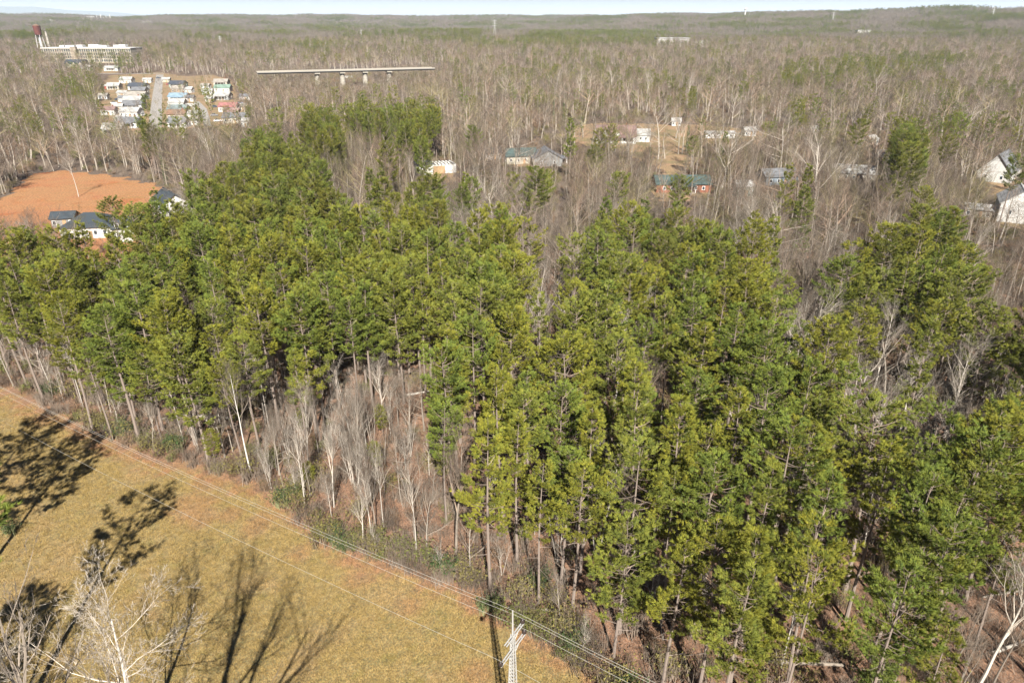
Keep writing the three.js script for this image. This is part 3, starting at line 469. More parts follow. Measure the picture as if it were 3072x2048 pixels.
function hip(w, d, h, rh, o = 0.5) {
  const W = w / 2 + o, D = d / 2 + o, r = Math.max(0.3, W - D), y = h + 0.05, t = h + rh, A = [-W, y, -D], B = [W, y, -D], C = [W, y, D], E = [-W, y, D], F = [-r, t, 0], G = [r, t, 0], p = [];
  for (const f of [[E, C, G], [E, G, F], [B, A, F], [B, F, G], [C, B, G], [A, E, F], [A, B, C], [A, C, E]]) for (const q of f) p.push(...q);
  const g = new THREE.BufferGeometry(); g.setAttribute('position', new THREE.Float32BufferAttribute(p, 3)); g.setAttribute('uv', new THREE.Float32BufferAttribute(p.flatMap((v, i) => i % 3 === 0 ? [p[i], p[i + 2]] : []), 2)); g.computeVertexNormals(); return g;
}
function windows(g, n, w, z, y, ry = 0, x = 0, s = 1) {
  for (let i = 0; i < n; i++) { const q = part(g, 'window', geoWin, M.trim), off = n > 1 ? (i / (n - 1) - 0.5) * w : 0; q.scale.setScalar(s); q.rotation.y = ry; q.position.set(x + Math.cos(ry) * off + Math.sin(ry) * z, y, -Math.sin(ry) * off + Math.cos(ry) * z); part(q, 'pane', geoPane, M.glass); }
}
function house(o) { // o.at ground point of the middle, w along the ridge, d deep
  const g = thing(o.name ?? 'house', o.label, o.category ?? 'house', o.group); g.position.copy(o.at); g.rotation.y = o.rot ?? 0;
  const { w, d, h = 2.8, rh = 1.8 } = o;
  part(g, 'wall', o.hip ? box(w, h, d, 0, h / 2, 0) : gable(w, d, h, rh), o.wall);
  const roof = part(g, 'roof', o.hip ? hip(w, d, h, rh) : slopes(w, d, h, rh), o.roof);
  if (o.chimney) part(roof, 'chimney', box(0.7, 1.6, 0.7, w * 0.28, h + rh + 0.2, -0.5), M.brick);
  const nw = o.wins ?? Math.max(2, Math.round(w / 3));
  windows(g, nw, w * 0.72, d / 2 + 0.03, h * 0.55); if (o.two) windows(g, nw, w * 0.72, d / 2 + 0.03, h * 0.55 + 2.6);
  windows(g, 2, d * 0.45, w / 2 + 0.03, h * 0.55, Math.PI / 2); windows(g, 2, d * 0.45, w / 2 + 0.03, h * 0.55, -Math.PI / 2);
  const dr = part(g, 'door', geoDoor, o.door ?? M.wood); dr.position.set(w * 0.08, 0.1, d / 2 + 0.05); part(dr, 'handle', geoKnob, M.metal);
  if (o.porch) { const pd = 2.2; const pr = part(g, 'porch_roof', new THREE.BoxGeometry(w * o.porch, 0.14, pd + 0.5).rotateX(0.2).translate(0, h - 0.05, d / 2 + pd / 2), o.roof); part(g, 'porch_floor', box(w * o.porch, 0.4, pd, 0, 0.2, d / 2 + pd / 2 + 0.02), M.tan); for (let i = 0; i < 4; i++) part(g, 'post', box(0.14, h - 0.5, 0.14, (i / 3 - 0.5) * w * o.porch * 0.94, h / 2 + 0.1, d / 2 + pd - 0.1), M.trim); }
  return g;
}
const px = (u, v) => ground(u, v), spanAt = (p, n) => n * project(p.x, p.y, p.z)[2] / FOCAL;
// town on the hill beside the street; pixels measured in an enlargement of the photo
const T = (x, y) => [x * 0.4354, y * 0.4354];
const town = [
  [940, 620, 120, 'navy', 'white', 'dark roofed white house next to the street top'], [950, 652, 96, 'grey', 'cream', 'grey roofed house below the dark roofed one, left of the street'], [928, 688, 130, 'tanRoof', 'white', 'tan roofed white house with twin gables facing the street'],
  [905, 722, 122, 'light', 'cream', 'pale roofed house in the row by the street'], [905, 756, 132, 'grey', 'white', 'grey roofed white house in the row by the street'], [888, 808, 128, 'light', 'white', 'light roofed house with long white front wall'], [872, 884, 150, 'grey', 'white', 'grey roofed house at the low end of the row'],
  [862, 574, 82, 'light', 'white', 'small white house near the top road'], [775, 618, 84, 'light', 'cream', 'cream house beside the red shed'], [740, 794, 92, 'rose', 'white', 'low house with a rose roof at the yard edge'],
  [1215, 604, 102, 'navy', 'greenWall', 'dark blue roofed house with green front by the street top'], [1222, 640, 84, 'tanRoof', 'tan', 'tan house below the dark blue roofed one'], [1220, 698, 122, 'blue', 'white', 'light blue roofed house by the street'], [1212, 742, 104, 'light', 'white', 'white roofed house between the blue and the teal roofs'],
  [1215, 788, 124, 'teal', 'cream', 'teal roofed house by the street'], [1214, 826, 124, 'brown', 'tan', 'brown roofed house by the street'], [1218, 882, 122, 'grey', 'white', 'grey roofed white house at the low end of the street'], [1322, 822, 82, 'light', 'white', 'small white outbuilding behind the teal roofed house'],
  [1516, 590, 94, 'tanRoof', 'cream', 'tan roofed house at the top of the back row'], [1526, 634, 104, 'green', 'white', 'green roofed house in the back row'], [1526, 690, 104, 'light', 'greyWall', 'pale roofed grey house in the back row'], [1566, 772, 120, 'red', 'white', 'red roofed white house in the back row'], [1590, 806, 92, 'pink', 'tan', 'pink roofed house in the back row'], [1608, 850, 150, 'grey', 'cream', 'long grey roofed house at the end of the back row'],
  [770, 930, 130, 'light', 'white', 'pale roofed house half hidden by bare trees below the street'], [1690, 876, 60, 'light', 'white', 'small white shed below the back row'],
];
town.forEach(([x, y, pw, rf, wl, label], i) => { const [u, v] = T(x, y), at = px(u, v), w = spanAt(at, pw * 0.4354), d = Math.min(9, w * 0.72); at.z -= d / 2; house({ at, w, d, h: 3.2, rh: w > 9 ? 2.3 : 1.7, roof: M[rf], wall: M[wl], label, group: 'houses of the town', chimney: i % 3 === 0, porch: i % 2 ? 0 : 0.7, rot: (i % 5 - 2) * 0.03 }); });
[[838, 664, 66, 'light'], [842, 702, 58, 'grey'], [705, 684, 60, 'tanRoof'], [806, 762, 66, 'light'], [1292, 640, 60, 'light'], [1302, 700, 62, 'grey'], [1312, 762, 58, 'light'], [1424, 652, 66, 'light'], [1412, 612, 58, 'tanRoof'], [1444, 704, 60, 'light'], [1684, 690, 66, 'grey'], [1664, 760, 62, 'light'], [830, 850, 60, 'light'], [1330, 862, 62, 'tanRoof'], [1010, 570, 56, 'light'], [1140, 566, 50, 'light']].forEach(([x, y, pw, rf], i) => { const [u, v] = T(x, y), at = px(u, v), w = spanAt(at, pw * 0.4354); at.z -= w * 0.35; house({ name: 'cottage', at, w, d: w * 0.7, h: 2.7, rh: 1.5, roof: M[rf], wall: M[i % 3 ? 'white' : 'cream'], label: `small ${{ light: 'pale', grey: 'grey', tanRoof: 'tan' }[rf]} roofed cottage between the house rows of the town`, group: 'cottages of the town', rot: (i % 4 - 1.5) * 0.08 }); });
{ const g = px(...T(748, 612)); g.z -= 1; house({ name: 'shed', category: 'shed', label: 'small red shed in the town yards', at: g, w: 6, d: 4, h: 2.4, rh: 1, roof: M.light, wall: wallM(0.45, 0.1, 0.08), wins: 1 }); }
// street, top road and driveway
function ribbon(name, pts, w, m, y = 0.1) { const p = [], idx = [], uv = []; pts.forEach((q, i) => { const a = pts[Math.max(0, i - 1)], b = pts[Math.min(pts.length - 1, i + 1)], dx = b.x - a.x, dz = b.z - a.z, l = Math.hypot(dx, dz), nx = -dz / l * w / 2, nz = dx / l * w / 2; p.push(q.x + nx, q.y + y, q.z + nz, q.x - nx, q.y + y, q.z - nz); uv.push(0, i * 10, w, i * 10); if (i) { const k = i * 2; idx.push(k - 2, k, k - 1, k - 1, k, k + 1); } }); const g = new THREE.BufferGeometry(); g.setAttribute('position', new THREE.Float32BufferAttribute(p, 3)); g.setAttribute('uv', new THREE.Float32BufferAttribute(uv, 2)); g.setIndex(idx); g.computeVertexNormals(); return structure(name, g, m); }
const roadM = new THREE.MeshStandardMaterial({ color: new THREE.Color(0.34, 0.315, 0.285), map: soilTex, roughness: 0.95, side: THREE.DoubleSide });
ribbon('street', [[1062, 900], [1068, 850], [1072, 780], [1078, 700], [1083, 640], [1090, 580], [1095, 540], [1098, 515]].map(([x, y]) => px(...T(x, y))), 7, roadM);
ribbon('road', [[480, 506], [700, 508], [900, 508], [1130, 506]].map(([x, y]) => px(...T(x, y))), 8, roadM, 0.14);
ribbon('driveway', [[1350, 700], [1400, 750], [1420, 820], [1430, 870]].map(([x, y]) => px(...T(x, y))), 4, roadM);
// cars in the yards
const carPaint = [[0.6, 0.6, 0.6], [0.05, 0.06, 0.08], [0.3, 0.05, 0.05], [0.7, 0.7, 0.68], [0.12, 0.16, 0.25], [0.2, 0.2, 0.2]].map((c) => new THREE.MeshPhysicalMaterial({ color: new THREE.Color(...c), roughness: 0.35, clearcoat: 0.6 }));
const prism = (pts, w) => new THREE.ExtrudeGeometry(new THREE.Shape(pts.map(([a, b]) => new THREE.Vector2(a, b))), { depth: w, bevelEnabled: true, bevelSize: 0.06, bevelThickness: 0.06, bevelSegments: 1 }).translate(0, 0, -w / 2);
const carBody = prism([[-2.2, 0.35], [2.2, 0.35], [2.25, 0.75], [1.1, 0.95], [-1.9, 0.98], [-2.25, 0.8]], 1.65), carCabin = prism([[-1.5, 0.98], [0.9, 0.98], [0.3, 1.45], [-1.1, 1.48]], 1.45), wheelG = new THREE.CylinderGeometry(0.33, 0.33, 0.2, 12).rotateX(Math.PI / 2);
const carSpots = [[820, 646, 0.3, 'dark car beside the shed and the grey roofed house', 1], [785, 715, 0.1, 'pale car on the grass west of the street', 3], [810, 690, 1.2, 'dark car parked behind the row of houses', 1], [985, 725, 1.4, 'dark blue car in a driveway left of the street', 4], [980, 800, 1.5, 'grey car in front of the light roofed house', 0], [1090, 540, 0.4, 'dark van on the top of the street', 1], [1480, 740, 0.6, 'dark car beside the red roofed house', 1], [1475, 800, 0.1, 'dark car by the pink roofed house', 5], [1650, 715, 0.2, 'dark car behind the red roofed house', 4], [1500, 838, 0.5, 'silver car by the long grey roofed house', 0], [1310, 605, 0.2, 'silver car behind the dark blue roofed house', 0], [1160, 585, 0.5, 'red car at the corner of the street', 2]];
for (const [x, y, r, label, c] of carSpots) { const g = thing('parked_car', label, 'car', 'cars parked in the town'); part(g, 'body', carBody, carPaint[c]); part(g, 'cabin', carCabin, M.glass); for (const [a, b] of [[-1.35, 0.85], [1.35, 0.85], [-1.35, -0.85], [1.35, -0.85]]) part(g, 'wheel', wheelG, M.dark).position.set(a, 0.33, b); g.position.copy(px(...T(x, y))); g.position.y += 0.07; g.rotation.y = r; }

// new houses by the red earth
{ const a = px(285, 700); house({ at: V3(a.x, 0, a.z), w: 13.5, d: 10, h: 3, rh: 3.1, hip: 1, roof: M.slate, wall: M.white, label: 'dark slate hipped roof house at the lower end of the red earth clearing', wins: 5, rot: 0.12 });
  const b = px(520, 648); house({ at: V3(b.x, 0, b.z), w: 12, d: 9, h: 4.4, rh: 3.2, roof: M.slate, wall: M.white, label: 'white gabled house with slate roof half hidden by pines', two: 1, rot: -0.9, wins: 4 });
  const c = px(200, 675); house({ name: 'garage', category: 'garage', at: V3(c.x, 0, c.z), w: 6, d: 5, h: 2.6, rh: 1.4, roof: M.slate, wall: M.greyWall, label: 'small dark roofed outbuilding at the edge of the red earth', wins: 2, rot: 0.2 });
  const e = px(395, 715); house({ at: V3(e.x, 0, e.z), w: 8, d: 7, h: 4, rh: 2, roof: M.slate, wall: M.white, label: 'white walled house with brick side showing through the pines', two: 1, wins: 3, rot: 0.5 }); }
// farmhouse with rose roof and porch
{ const a = px(1850, 432), g = house({ at: V3(a.x, 0, a.z - 6), w: 19, d: 11, h: 3.6, rh: 4.4, roof: M.rose, wall: M.white, label: 'white farmhouse with rose roof, two front gables and a long porch', porch: 0.92, wins: 6, chimney: 1, rot: -0.06 });
  for (const x of [-5.5, 0.5]) { const q = new THREE.Group(); q.name = 'front_gable'; g.add(q); q.position.set(x, 3.3, 4.2); q.rotation.y = Math.PI / 2; part(q, 'wall', gable(4, 3.4, 0.6, 2.6), M.white); part(q, 'roof', slopes(4, 3.4, 0.6, 2.6, 0.3), M.rose); }
  const w = part(g, 'wing', gable(9, 7, 3.2, 2.6), M.white); w.position.set(12.5, 0, -4); const wr = part(g, 'wing_roof', slopes(9, 7, 3.2, 2.6), M.light); wr.position.copy(w.position); windows(g, 3, 5, -0.4, 1.8, 0, 12.5); }
const mids = [
  { p: [1640, 500], w: 11, d: 12, h: 3, rh: 3.4, roof: 'grey', wall: 'greyWall', rot: Math.PI / 2 + 0.1, label: 'grey gabled house with a screened front beside the dirt slope', porch: 0.7 },
  { p: [1560, 492], w: 13, d: 8, h: 3.2, rh: 2.6, roof: 'dkgreen', wall: 'cream', rot: 0.2, label: 'green roofed cream house behind the bare trees' },
  { p: [1475, 480], w: 7, d: 6, h: 2.8, rh: 2, roof: 'navy', wall: 'white', rot: 0.3, label: 'small white house under a spreading bare tree' },
  { p: [2160, 415], w: 15, d: 4.5, h: 2.6, rh: 0.7, roof: 'light', wall: 'white', rot: 0.0, label: 'long white mobile home on the tan lawn' },
  { p: [2250, 408], w: 6, d: 5, h: 2.6, rh: 1.6, roof: 'light', wall: 'white', rot: 0.1, label: 'white shed beside the long mobile home' },
  { p: [2030, 378], w: 5, d: 4, h: 2.6, rh: 1.5, roof: 'light', wall: 'white', rot: -0.1, label: 'small white house behind the farm lawn' },
  { p: [2050, 578], w: 19, d: 9, h: 2.9, rh: 2.2, roof: 'dkgreen', wall: 'brick', rot: 0.02, label: 'low brick house with dark green roof and white fascia', porch: 0.4 },
  { p: [2230, 590], w: 6, d: 5, h: 3.4, rh: 1.6, roof: 'light', wall: 'greenWall', rot: 0.2, label: 'narrow pale green outbuilding among bare trees' },
  { p: [2340, 555], w: 13, d: 8, h: 3, rh: 2.2, roof: 'grey', wall: 'blueWall', rot: 0.2, label: 'grey blue house behind a bushy pine' },
  { p: [2570, 545], w: 15, d: 8, h: 3, rh: 2.4, roof: 'light', wall: 'cream', rot: -0.3, label: 'pale roofed house half hidden by brown shrubs' },
  { p: [2680, 495], w: 10, d: 8, h: 3, rh: 2.2, roof: 'tanRoof', wall: 'tan', rot: -0.5, label: 'tan house with a white framed window under the pine' },
  { p: [2615, 436], w: 6, d: 5, h: 2.8, rh: 1.6, roof: 'light', wall: 'white', rot: 0.5, label: 'tiny white gabled shed among the bare trees' },
  { p: [2440, 402], w: 5, d: 4, h: 2.6, rh: 1.2, roof: 'light', wall: 'white', rot: 0.4, label: 'tiny white hut in the bare woods' },
  { p: [3020, 545], w: 17, d: 11, h: 3.6, rh: 6.4, roof: 'grey', wall: 'white', rot: Math.PI / 2 - 0.75, label: 'white barn shaped house with steep grey green roof' },
  { p: [3075, 668], w: 13, d: 10, h: 5.6, rh: 3.8, roof: 'light', wall: 'white', rot: Math.PI / 2 - 0.5, label: 'tall white house with pale roof and brick footing', two: 1 },
  { p: [2945, 655], w: 7, d: 5, h: 2.6, rh: 1.2, roof: 'light', wall: 'cream', rot: -0.5, label: 'low pale lean-to beside the tall white house' },
];
for (const m of mids) { const a = px(...m.p); a.z -= m.d / 2; house({ ...m, at: a, roof: M[m.roof], wall: M[m.wall], group: 'houses among the trees' }); }
{ // roofless white building on the bare slope
  const a = px(1300, 522), g = thing('unfinished_building', 'white walled building with open dark rafters on the brown slope', 'building'); g.position.copy(a); g.position.z -= 4; g.rotation.y = 0.35;
  part(g, 'wall', box(7, 3.4, 0.3, -5.2, 1.7, 4), M.white); part(g, 'wall', box(4.4, 3.4, 0.3, 5.6, 1.7, 4), M.white); part(g, 'wall', box(0.3, 3.4, 8, -8.6, 1.7, -0.1), M.white); part(g, 'wall', box(0.3, 3.4, 8, 7.7, 1.7, -0.1), M.white); part(g, 'wall', box(16.2, 3.4, 0.3, -0.4, 1.7, -4.2), M.white);
  part(g, 'door', box(4.6, 3, 0.15, 1, 1.5, 3.9), M.wood); for (let i = 0; i < 11; i++) part(g, 'rafter', box(0.16, 0.22, 8.8, -7.6 + i * 1.4, 3.55, 0), M.dark);
  part(g, 'roof', box(9, 0.2, 8.6, -5, 3.8, -0.2), M.navy); windows(g, 3, 4.6, 4.18, 1.9, 0, -5.2); }

// concrete road bridge over the wooded valley
{ const g = thing('road_bridge', 'long concrete road bridge on tall piers above the woods', 'bridge'); const hgt = 13.5, at = (u, v) => { const [x, y, z] = ray(u, v), t = (EYE - hgt) / -y; return V3(x * t, 0, z * t); };
  const A = at(770, 219), B = at(1300, 206), L = A.distanceTo(B), C = A.clone().add(B).multiplyScalar(0.5); g.position.copy(C); g.rotation.y = -Math.atan2(B.z - A.z, B.x - A.x);
  part(g, 'girder', box(L, 1.1, 8, 0, hgt - 0.3, 0), M.concrete); part(g, 'road_deck', box(L, 0.2, 10.6, 0, hgt + 0.35, 0), M.grey); for (const s of [-1, 1]) part(g, 'parapet', box(L, 0.9, 0.3, 0, hgt + 0.9, s * 5.15), M.concrete);
  for (const t of [0.32, 0.46, 0.59, 0.73]) { const p = part(g, 'pier', new THREE.CylinderGeometry(2.0, 2.6, hgt - 1.4, 10).scale(1, 1, 1.2).translate(0, (hgt - 1.4) / 2, 0), M.concrete); p.position.x = (t - 0.5) * L; part(p, 'pier_cap', box(4.6, 0.9, 8.4, 0, hgt - 1.32, 0), M.concrete); } }
// textile mill: long block, rows of windows, pale roof with lanterns
{ const g = thing('mill', 'long pale mill building with rows of tall windows and white roof', 'factory'); const A = px(132, 188), B = px(398, 188), L = A.distanceTo(B), h = 15; g.position.copy(A).add(B).multiplyScalar(0.5); g.position.y = Math.min(A.y, B.y) + 3.5; g.rotation.y = -Math.atan2(B.z - A.z, B.x - A.x);
  part(g, 'wall', box(L, h + 5, 32, 0, h / 2 - 2.5, -16), M.cream); part(g, 'roof', box(L + 1, 0.6, 33, 0, h + 0.3, -16), M.white); part(g, 'cornice', box(L + 1.4, 0.7, 0.8, 0, h - 0.4, 0.4), M.cream);
  const tall = new THREE.BoxGeometry(1.7, 3, 0.2); for (let r = 0; r < 4; r++) for (let i = 0; i < 40; i++) part(g, 'window', tall, M.glass).position.set((i + 0.5) / 40 * L - L / 2, -0.6 + r * 4.3, 0.06);
  [[-0.21, 12], [-0.1, 8], [0.06, 14], [0.16, 11], [0.31, 7], [0.38, 9], [-0.3, 6]].forEach(([t, w], i) => { part(g, 'roof_lantern', box(w, 3 + (i % 3), 8, t * L, h + 2, -12), M.white); });
  part(g, 'stair_tower', box(8, h + 7, 5, -0.12 * L, h / 2 - 1.5, 2.3), M.tan); }
{ const a = px(222, 203), g = house({ at: V3(a.x, a.y, a.z - 7), w: 24, d: 13, h: 4, rh: 5, roof: M.slate, wall: M.cream, label: 'house with dark roof and three pale dormers below the mill', wins: 5, chimney: 1 }); for (const x of [-8, 0, 8]) { const q = new THREE.Group(); q.name = 'dormer'; g.add(q); q.position.set(x, 3.6, 5); q.rotation.y = Math.PI / 2; part(q, 'wall', gable(3.6, 4, 0.8, 2.2), M.cream); part(q, 'roof', slopes(3.6, 4, 0.8, 2.2, 0.2), M.slate); windows(q, 1, 1, 1.85, 1.2, -Math.PI / 2 + Math.PI, 0, 1.2); } }
{ const a = px(255, 213); house({ at: V3(a.x, a.y, a.z - 4), w: 11, d: 8, h: 4, rh: 2.4, roof: M.light, wall: M.white, label: 'white house with pale roof in front of the dormer house' }); const b = px(332, 213); house({ at: V3(b.x, b.y, b.z - 4), w: 16, d: 8, h: 3.4, rh: 2, roof: M.light, wall: M.white, label: 'white house beside the tall dark evergreens', porch: 0.6 }); }
// red water tower by the mill
{ const g = thing('water_tower', 'rusty red water tower with tapered tank on tall legs', 'water tower'), a = px(132, 172); g.position.copy(a); const rust = wallM(0.12, 0.028, 0.02, brickTex), H = 33;
  part(g, 'tank', new THREE.CylinderGeometry(5.6, 4.6, 13, 20).translate(0, H + 6.5, 0), rust); part(g, 'tank_roof', new THREE.ConeGeometry(5.9, 2.6, 20).translate(0, H + 14.3, 0), M.brown); part(g, 'tank_bottom', new THREE.CylinderGeometry(4.6, 2.2, 3, 20).translate(0, H - 1.5, 0), M.dark);
  const leg = new THREE.CylinderGeometry(0.35, 0.45, H + 2, 6).translate(0, (H + 2) / 2, 0); for (let i = 0; i < 4; i++) { const q = part(g, 'leg', leg, M.metal); const t = i * 1.5708 + 0.78; q.position.set(Math.cos(t) * 7, 0, Math.sin(t) * 7); q.rotation.set(-Math.sin(t) * 0.085, 0, Math.cos(t) * 0.085); } part(g, 'riser_pipe', new THREE.CylinderGeometry(0.8, 0.8, H, 8).translate(0, H / 2, 0), M.metal); for (const y of [11, 22]) part(g, 'brace_ring', new THREE.TorusGeometry(7 - y * 0.09, 0.16, 5, 4).rotateX(Math.PI / 2).rotateY(0.0).translate(0, y, 0), M.metal); }
{ const g = thing('smokestack', 'slim pale smokestack behind the mill', 'smokestack'), a = px(152, 160); g.position.copy(a); part(g, 'shaft', new THREE.CylinderGeometry(1.6, 2.4, 36, 14).translate(0, 18, 0), M.concrete); part(g, 'rim', new THREE.TorusGeometry(1.65, 0.3, 6, 14).rotateX(Math.PI / 2).translate(0, 36, 0), M.dark); }
// lattice pylons of the far lines
const steel = plain(0.42, 0.42, 0.41, 0.6, 0.2);
function strut(a, b, r) { const d = b.clone().sub(a), g = new THREE.CylinderGeometry(r, r, d.length(), 5); g.translate(0, d.length() / 2, 0); g.applyQuaternion(new THREE.Quaternion().setFromUnitVectors(V3(0, 1, 0), d.normalize())); g.translate(a.x, a.y, a.z); return g; }
function pylon(u, v, h, label, k = 1) {
  const g = thing('transmission_pylon', label, 'pylon', 'pylons of the far power lines'); g.position.copy(px(u, v)); const w = h * 0.1, at = (i, y) => { const f = y < 0.62 ? lerp(1, 0.3, y / 0.62) : 0.3 - (y - 0.62) * 0.5; return V3([-1, 1, 1, -1][i] * w * f, y * h, [-1, -1, 1, 1][i] * w * f); };
  for (let i = 0; i < 4; i++) part(g, 'leg', mergeGeometries([strut(at(i, 0), at(i, 0.62), 0.3 * k), strut(at(i, 0.62), at(i, 1), 0.24 * k)]), steel);
  const ys = [0.02, 0.2, 0.36, 0.5, 0.62, 0.74, 0.86]; for (let s = 0; s < 6; s++) part(g, 'brace', mergeGeometries([0, 1, 2, 3].flatMap((i) => [strut(at(i, ys[s]), at((i + 1) % 4, ys[s + 1]), 0.16 * k), strut(at((i + 1) % 4, ys[s]), at(i, ys[s + 1]), 0.16 * k)])), steel);
  for (const y of [0.68, 0.8, 0.92]) part(g, 'cross_arm', mergeGeometries([strut(V3(-h * 0.14, y * h, 0), V3(h * 0.14, y * h, 0), 0.22 * k), strut(V3(-h * 0.14, y * h, 0), V3(0, (y + 0.05) * h, 0), 0.15 * k), strut(V3(h * 0.14, y * h, 0), V3(0, (y + 0.05) * h, 0), 0.15 * k)]), steel);
}
pylon(664, 148, 26, 'pale lattice pylon above the woods behind the town', 0.7); pylon(1085, 118, 24, 'lattice pylon over the woods behind the bridge', 0.7); pylon(1484, 116, 46, 'tall white lattice pylon behind the far pine belt', 0.8); pylon(2496, 76, 44, 'lattice pylon on the far ridge by the pale roofs', 0.8); pylon(2974, 66, 40, 'lattice pylon on the far ridge beside the pine crest', 0.8);
// far works: white halls and stacks on the horizon
function hall(u, v, pw, hpx, label, m = M.white, name = 'warehouse') { const a = px(u, v), w = spanAt(a, pw), h = spanAt(a, hpx) / cP; const g = thing(name, label, 'building', 'far pale buildings'); g.position.copy(a); part(g, 'wall', box(w, h, w * 0.5, 0, h / 2, -w * 0.25), m); part(g, 'roof', box(w * 1.02, h * 0.12, w * 0.52, 0, h * 1.06, -w * 0.25), M.light); const n = Math.max(3, Math.round(pw / 9)); for (let i = 0; i < n; i++) part(g, 'door', box(w / n * 0.4, h * 0.5, 0.3, ((i + 0.5) / n - 0.5) * w, h * 0.25, 0.16), M.greyWall); return g; }
hall(2020, 140, 98, 20, 'long white hall among the far woods'); hall(2105, 140, 44, 13, 'low white hall beside the long one'); hall(1992, 160, 42, 8, 'low pale roofed hall before the long white one', M.pink); hall(2590, 112, 38, 16, 'pale hall on the eastern slope'); hall(2196, 134, 18, 10, 'small white hall beyond the low one'); hall(2252, 136, 16, 8, 'small white building near the dark cedars'); hall(2500, 118, 20, 9, 'white house on the eastern slope'); hall(1040, 236, 34, 6, 'white trailer seen under the bridge');
hall(156, 68, 14, 8, 'small white block on the horizon'); hall(214, 66, 26, 9, 'white works hall on the horizon'); hall(262, 66, 60, 8, 'long white works hall on the horizon'); hall(330, 68, 66, 8, 'wide white works hall beside the stacks on the horizon'); hall(440, 70, 26, 6, 'low white hall east of the works'); hall(272, 60, 22, 8, 'tall white block of the works');
[285, 292, 304, 311, 320, 332].forEach((u, i) => { const a = px(u, 64), g = thing('smokestack', 'slim white stack of the works on the horizon', 'smokestack', 'stacks of the works'); g.position.copy(a); const h = spanAt(a, 13 + (i % 3) * 3); part(g, 'shaft', new THREE.CylinderGeometry(h * 0.05, h * 0.07, h, 8).translate(0, h / 2, 0), M.white); });
{ const g = thing('water_tower', 'white water tower with bulb tank on the skyline', 'water tower'), a = px(2234, 56); g.position.copy(a); const k = spanAt(a, 1); part(g, 'stem', new THREE.CylinderGeometry(k * 1.8, k * 2.4, k * 24, 12).translate(0, k * 13, 0), M.white); part(g, 'tank', new THREE.SphereGeometry(k * 4.5, 16, 12).scale(1, 0.75, 1).translate(0, k * 26, 0), M.white); }
for (const [u, v, n, label] of [[2248, 54, 20, 'lattice mast beside the white water tower'], [2880, 46, 30, 'thin radio mast on the eastern skyline'], [1692, 56, 32, 'thin radio mast on the middle skyline'], [888, 60, 24, 'faint radio mast over the western woods']]) { const a = px(u, v), k = spanAt(a, 1), g = thing('radio_mast', label, 'mast'); g.position.copy(a); part(g, 'shaft', new THREE.CylinderGeometry(k * 0.15, k * 0.4, k * n, 5).translate(0, k * n / 2, 0), steel); part(g, 'antenna', new THREE.CylinderGeometry(k * 0.5, k * 0.5, k * 2, 6).translate(0, k * n * 0.9, 0), M.white); }
// distant blue mountains and a hill
function ridge(name, az0, az1, dist, prof, m) { const p = [], idx = [], n = 90; for (let i = 0; i <= n; i++) { const t = i / n, a = lerp(az0, az1, t); for (const [k, r] of [[0, 0.93], [1, 1], [0, 1.07]]) { const d = dist * r; p.push(Math.sin(a) * d, k ? Math.max(5, prof(t) * dist) + EYE : -20, -Math.cos(a) * d); } if (i) { const q = i * 3; for (const e of [0, 1]) idx.push(q - 3 + e, q + e, q - 2 + e, q - 2 + e, q + e, q + 1 + e); } } const g = new THREE.BufferGeometry(); g.setAttribute('position', new THREE.Float32BufferAttribute(p, 3)); g.setIndex(idx); g.computeVertexNormals(); return structure(name, g, m); }
const hillM = plain(0.06, 0.085, 0.06, 1); hillM.side = THREE.DoubleSide;
ridge('mountains', -0.85, -0.28, 26000, (t) => 0.0145 * Math.sin(Math.min(1, t * 1.25 + 0.12) * 2.9) * (0.86 + 0.16 * fbm(t * 6, 1.3, 4)) + 0.0012, hillM);
ridge('mountains_beyond', -0.5, 0.1, 30000, (t) => 0.0036 * Math.sin(t * 3.14) * (0.8 + 0.4 * fbm(t * 9, 5.3, 4)), hillM);
ridge('blue_hill', 0.33, 0.42, 9000, (t) => 0.0105 * Math.pow(Math.sin(t * 3.14), 0.8) * (0.86 + 0.14 * Math.sin(t * 9)), hillM);
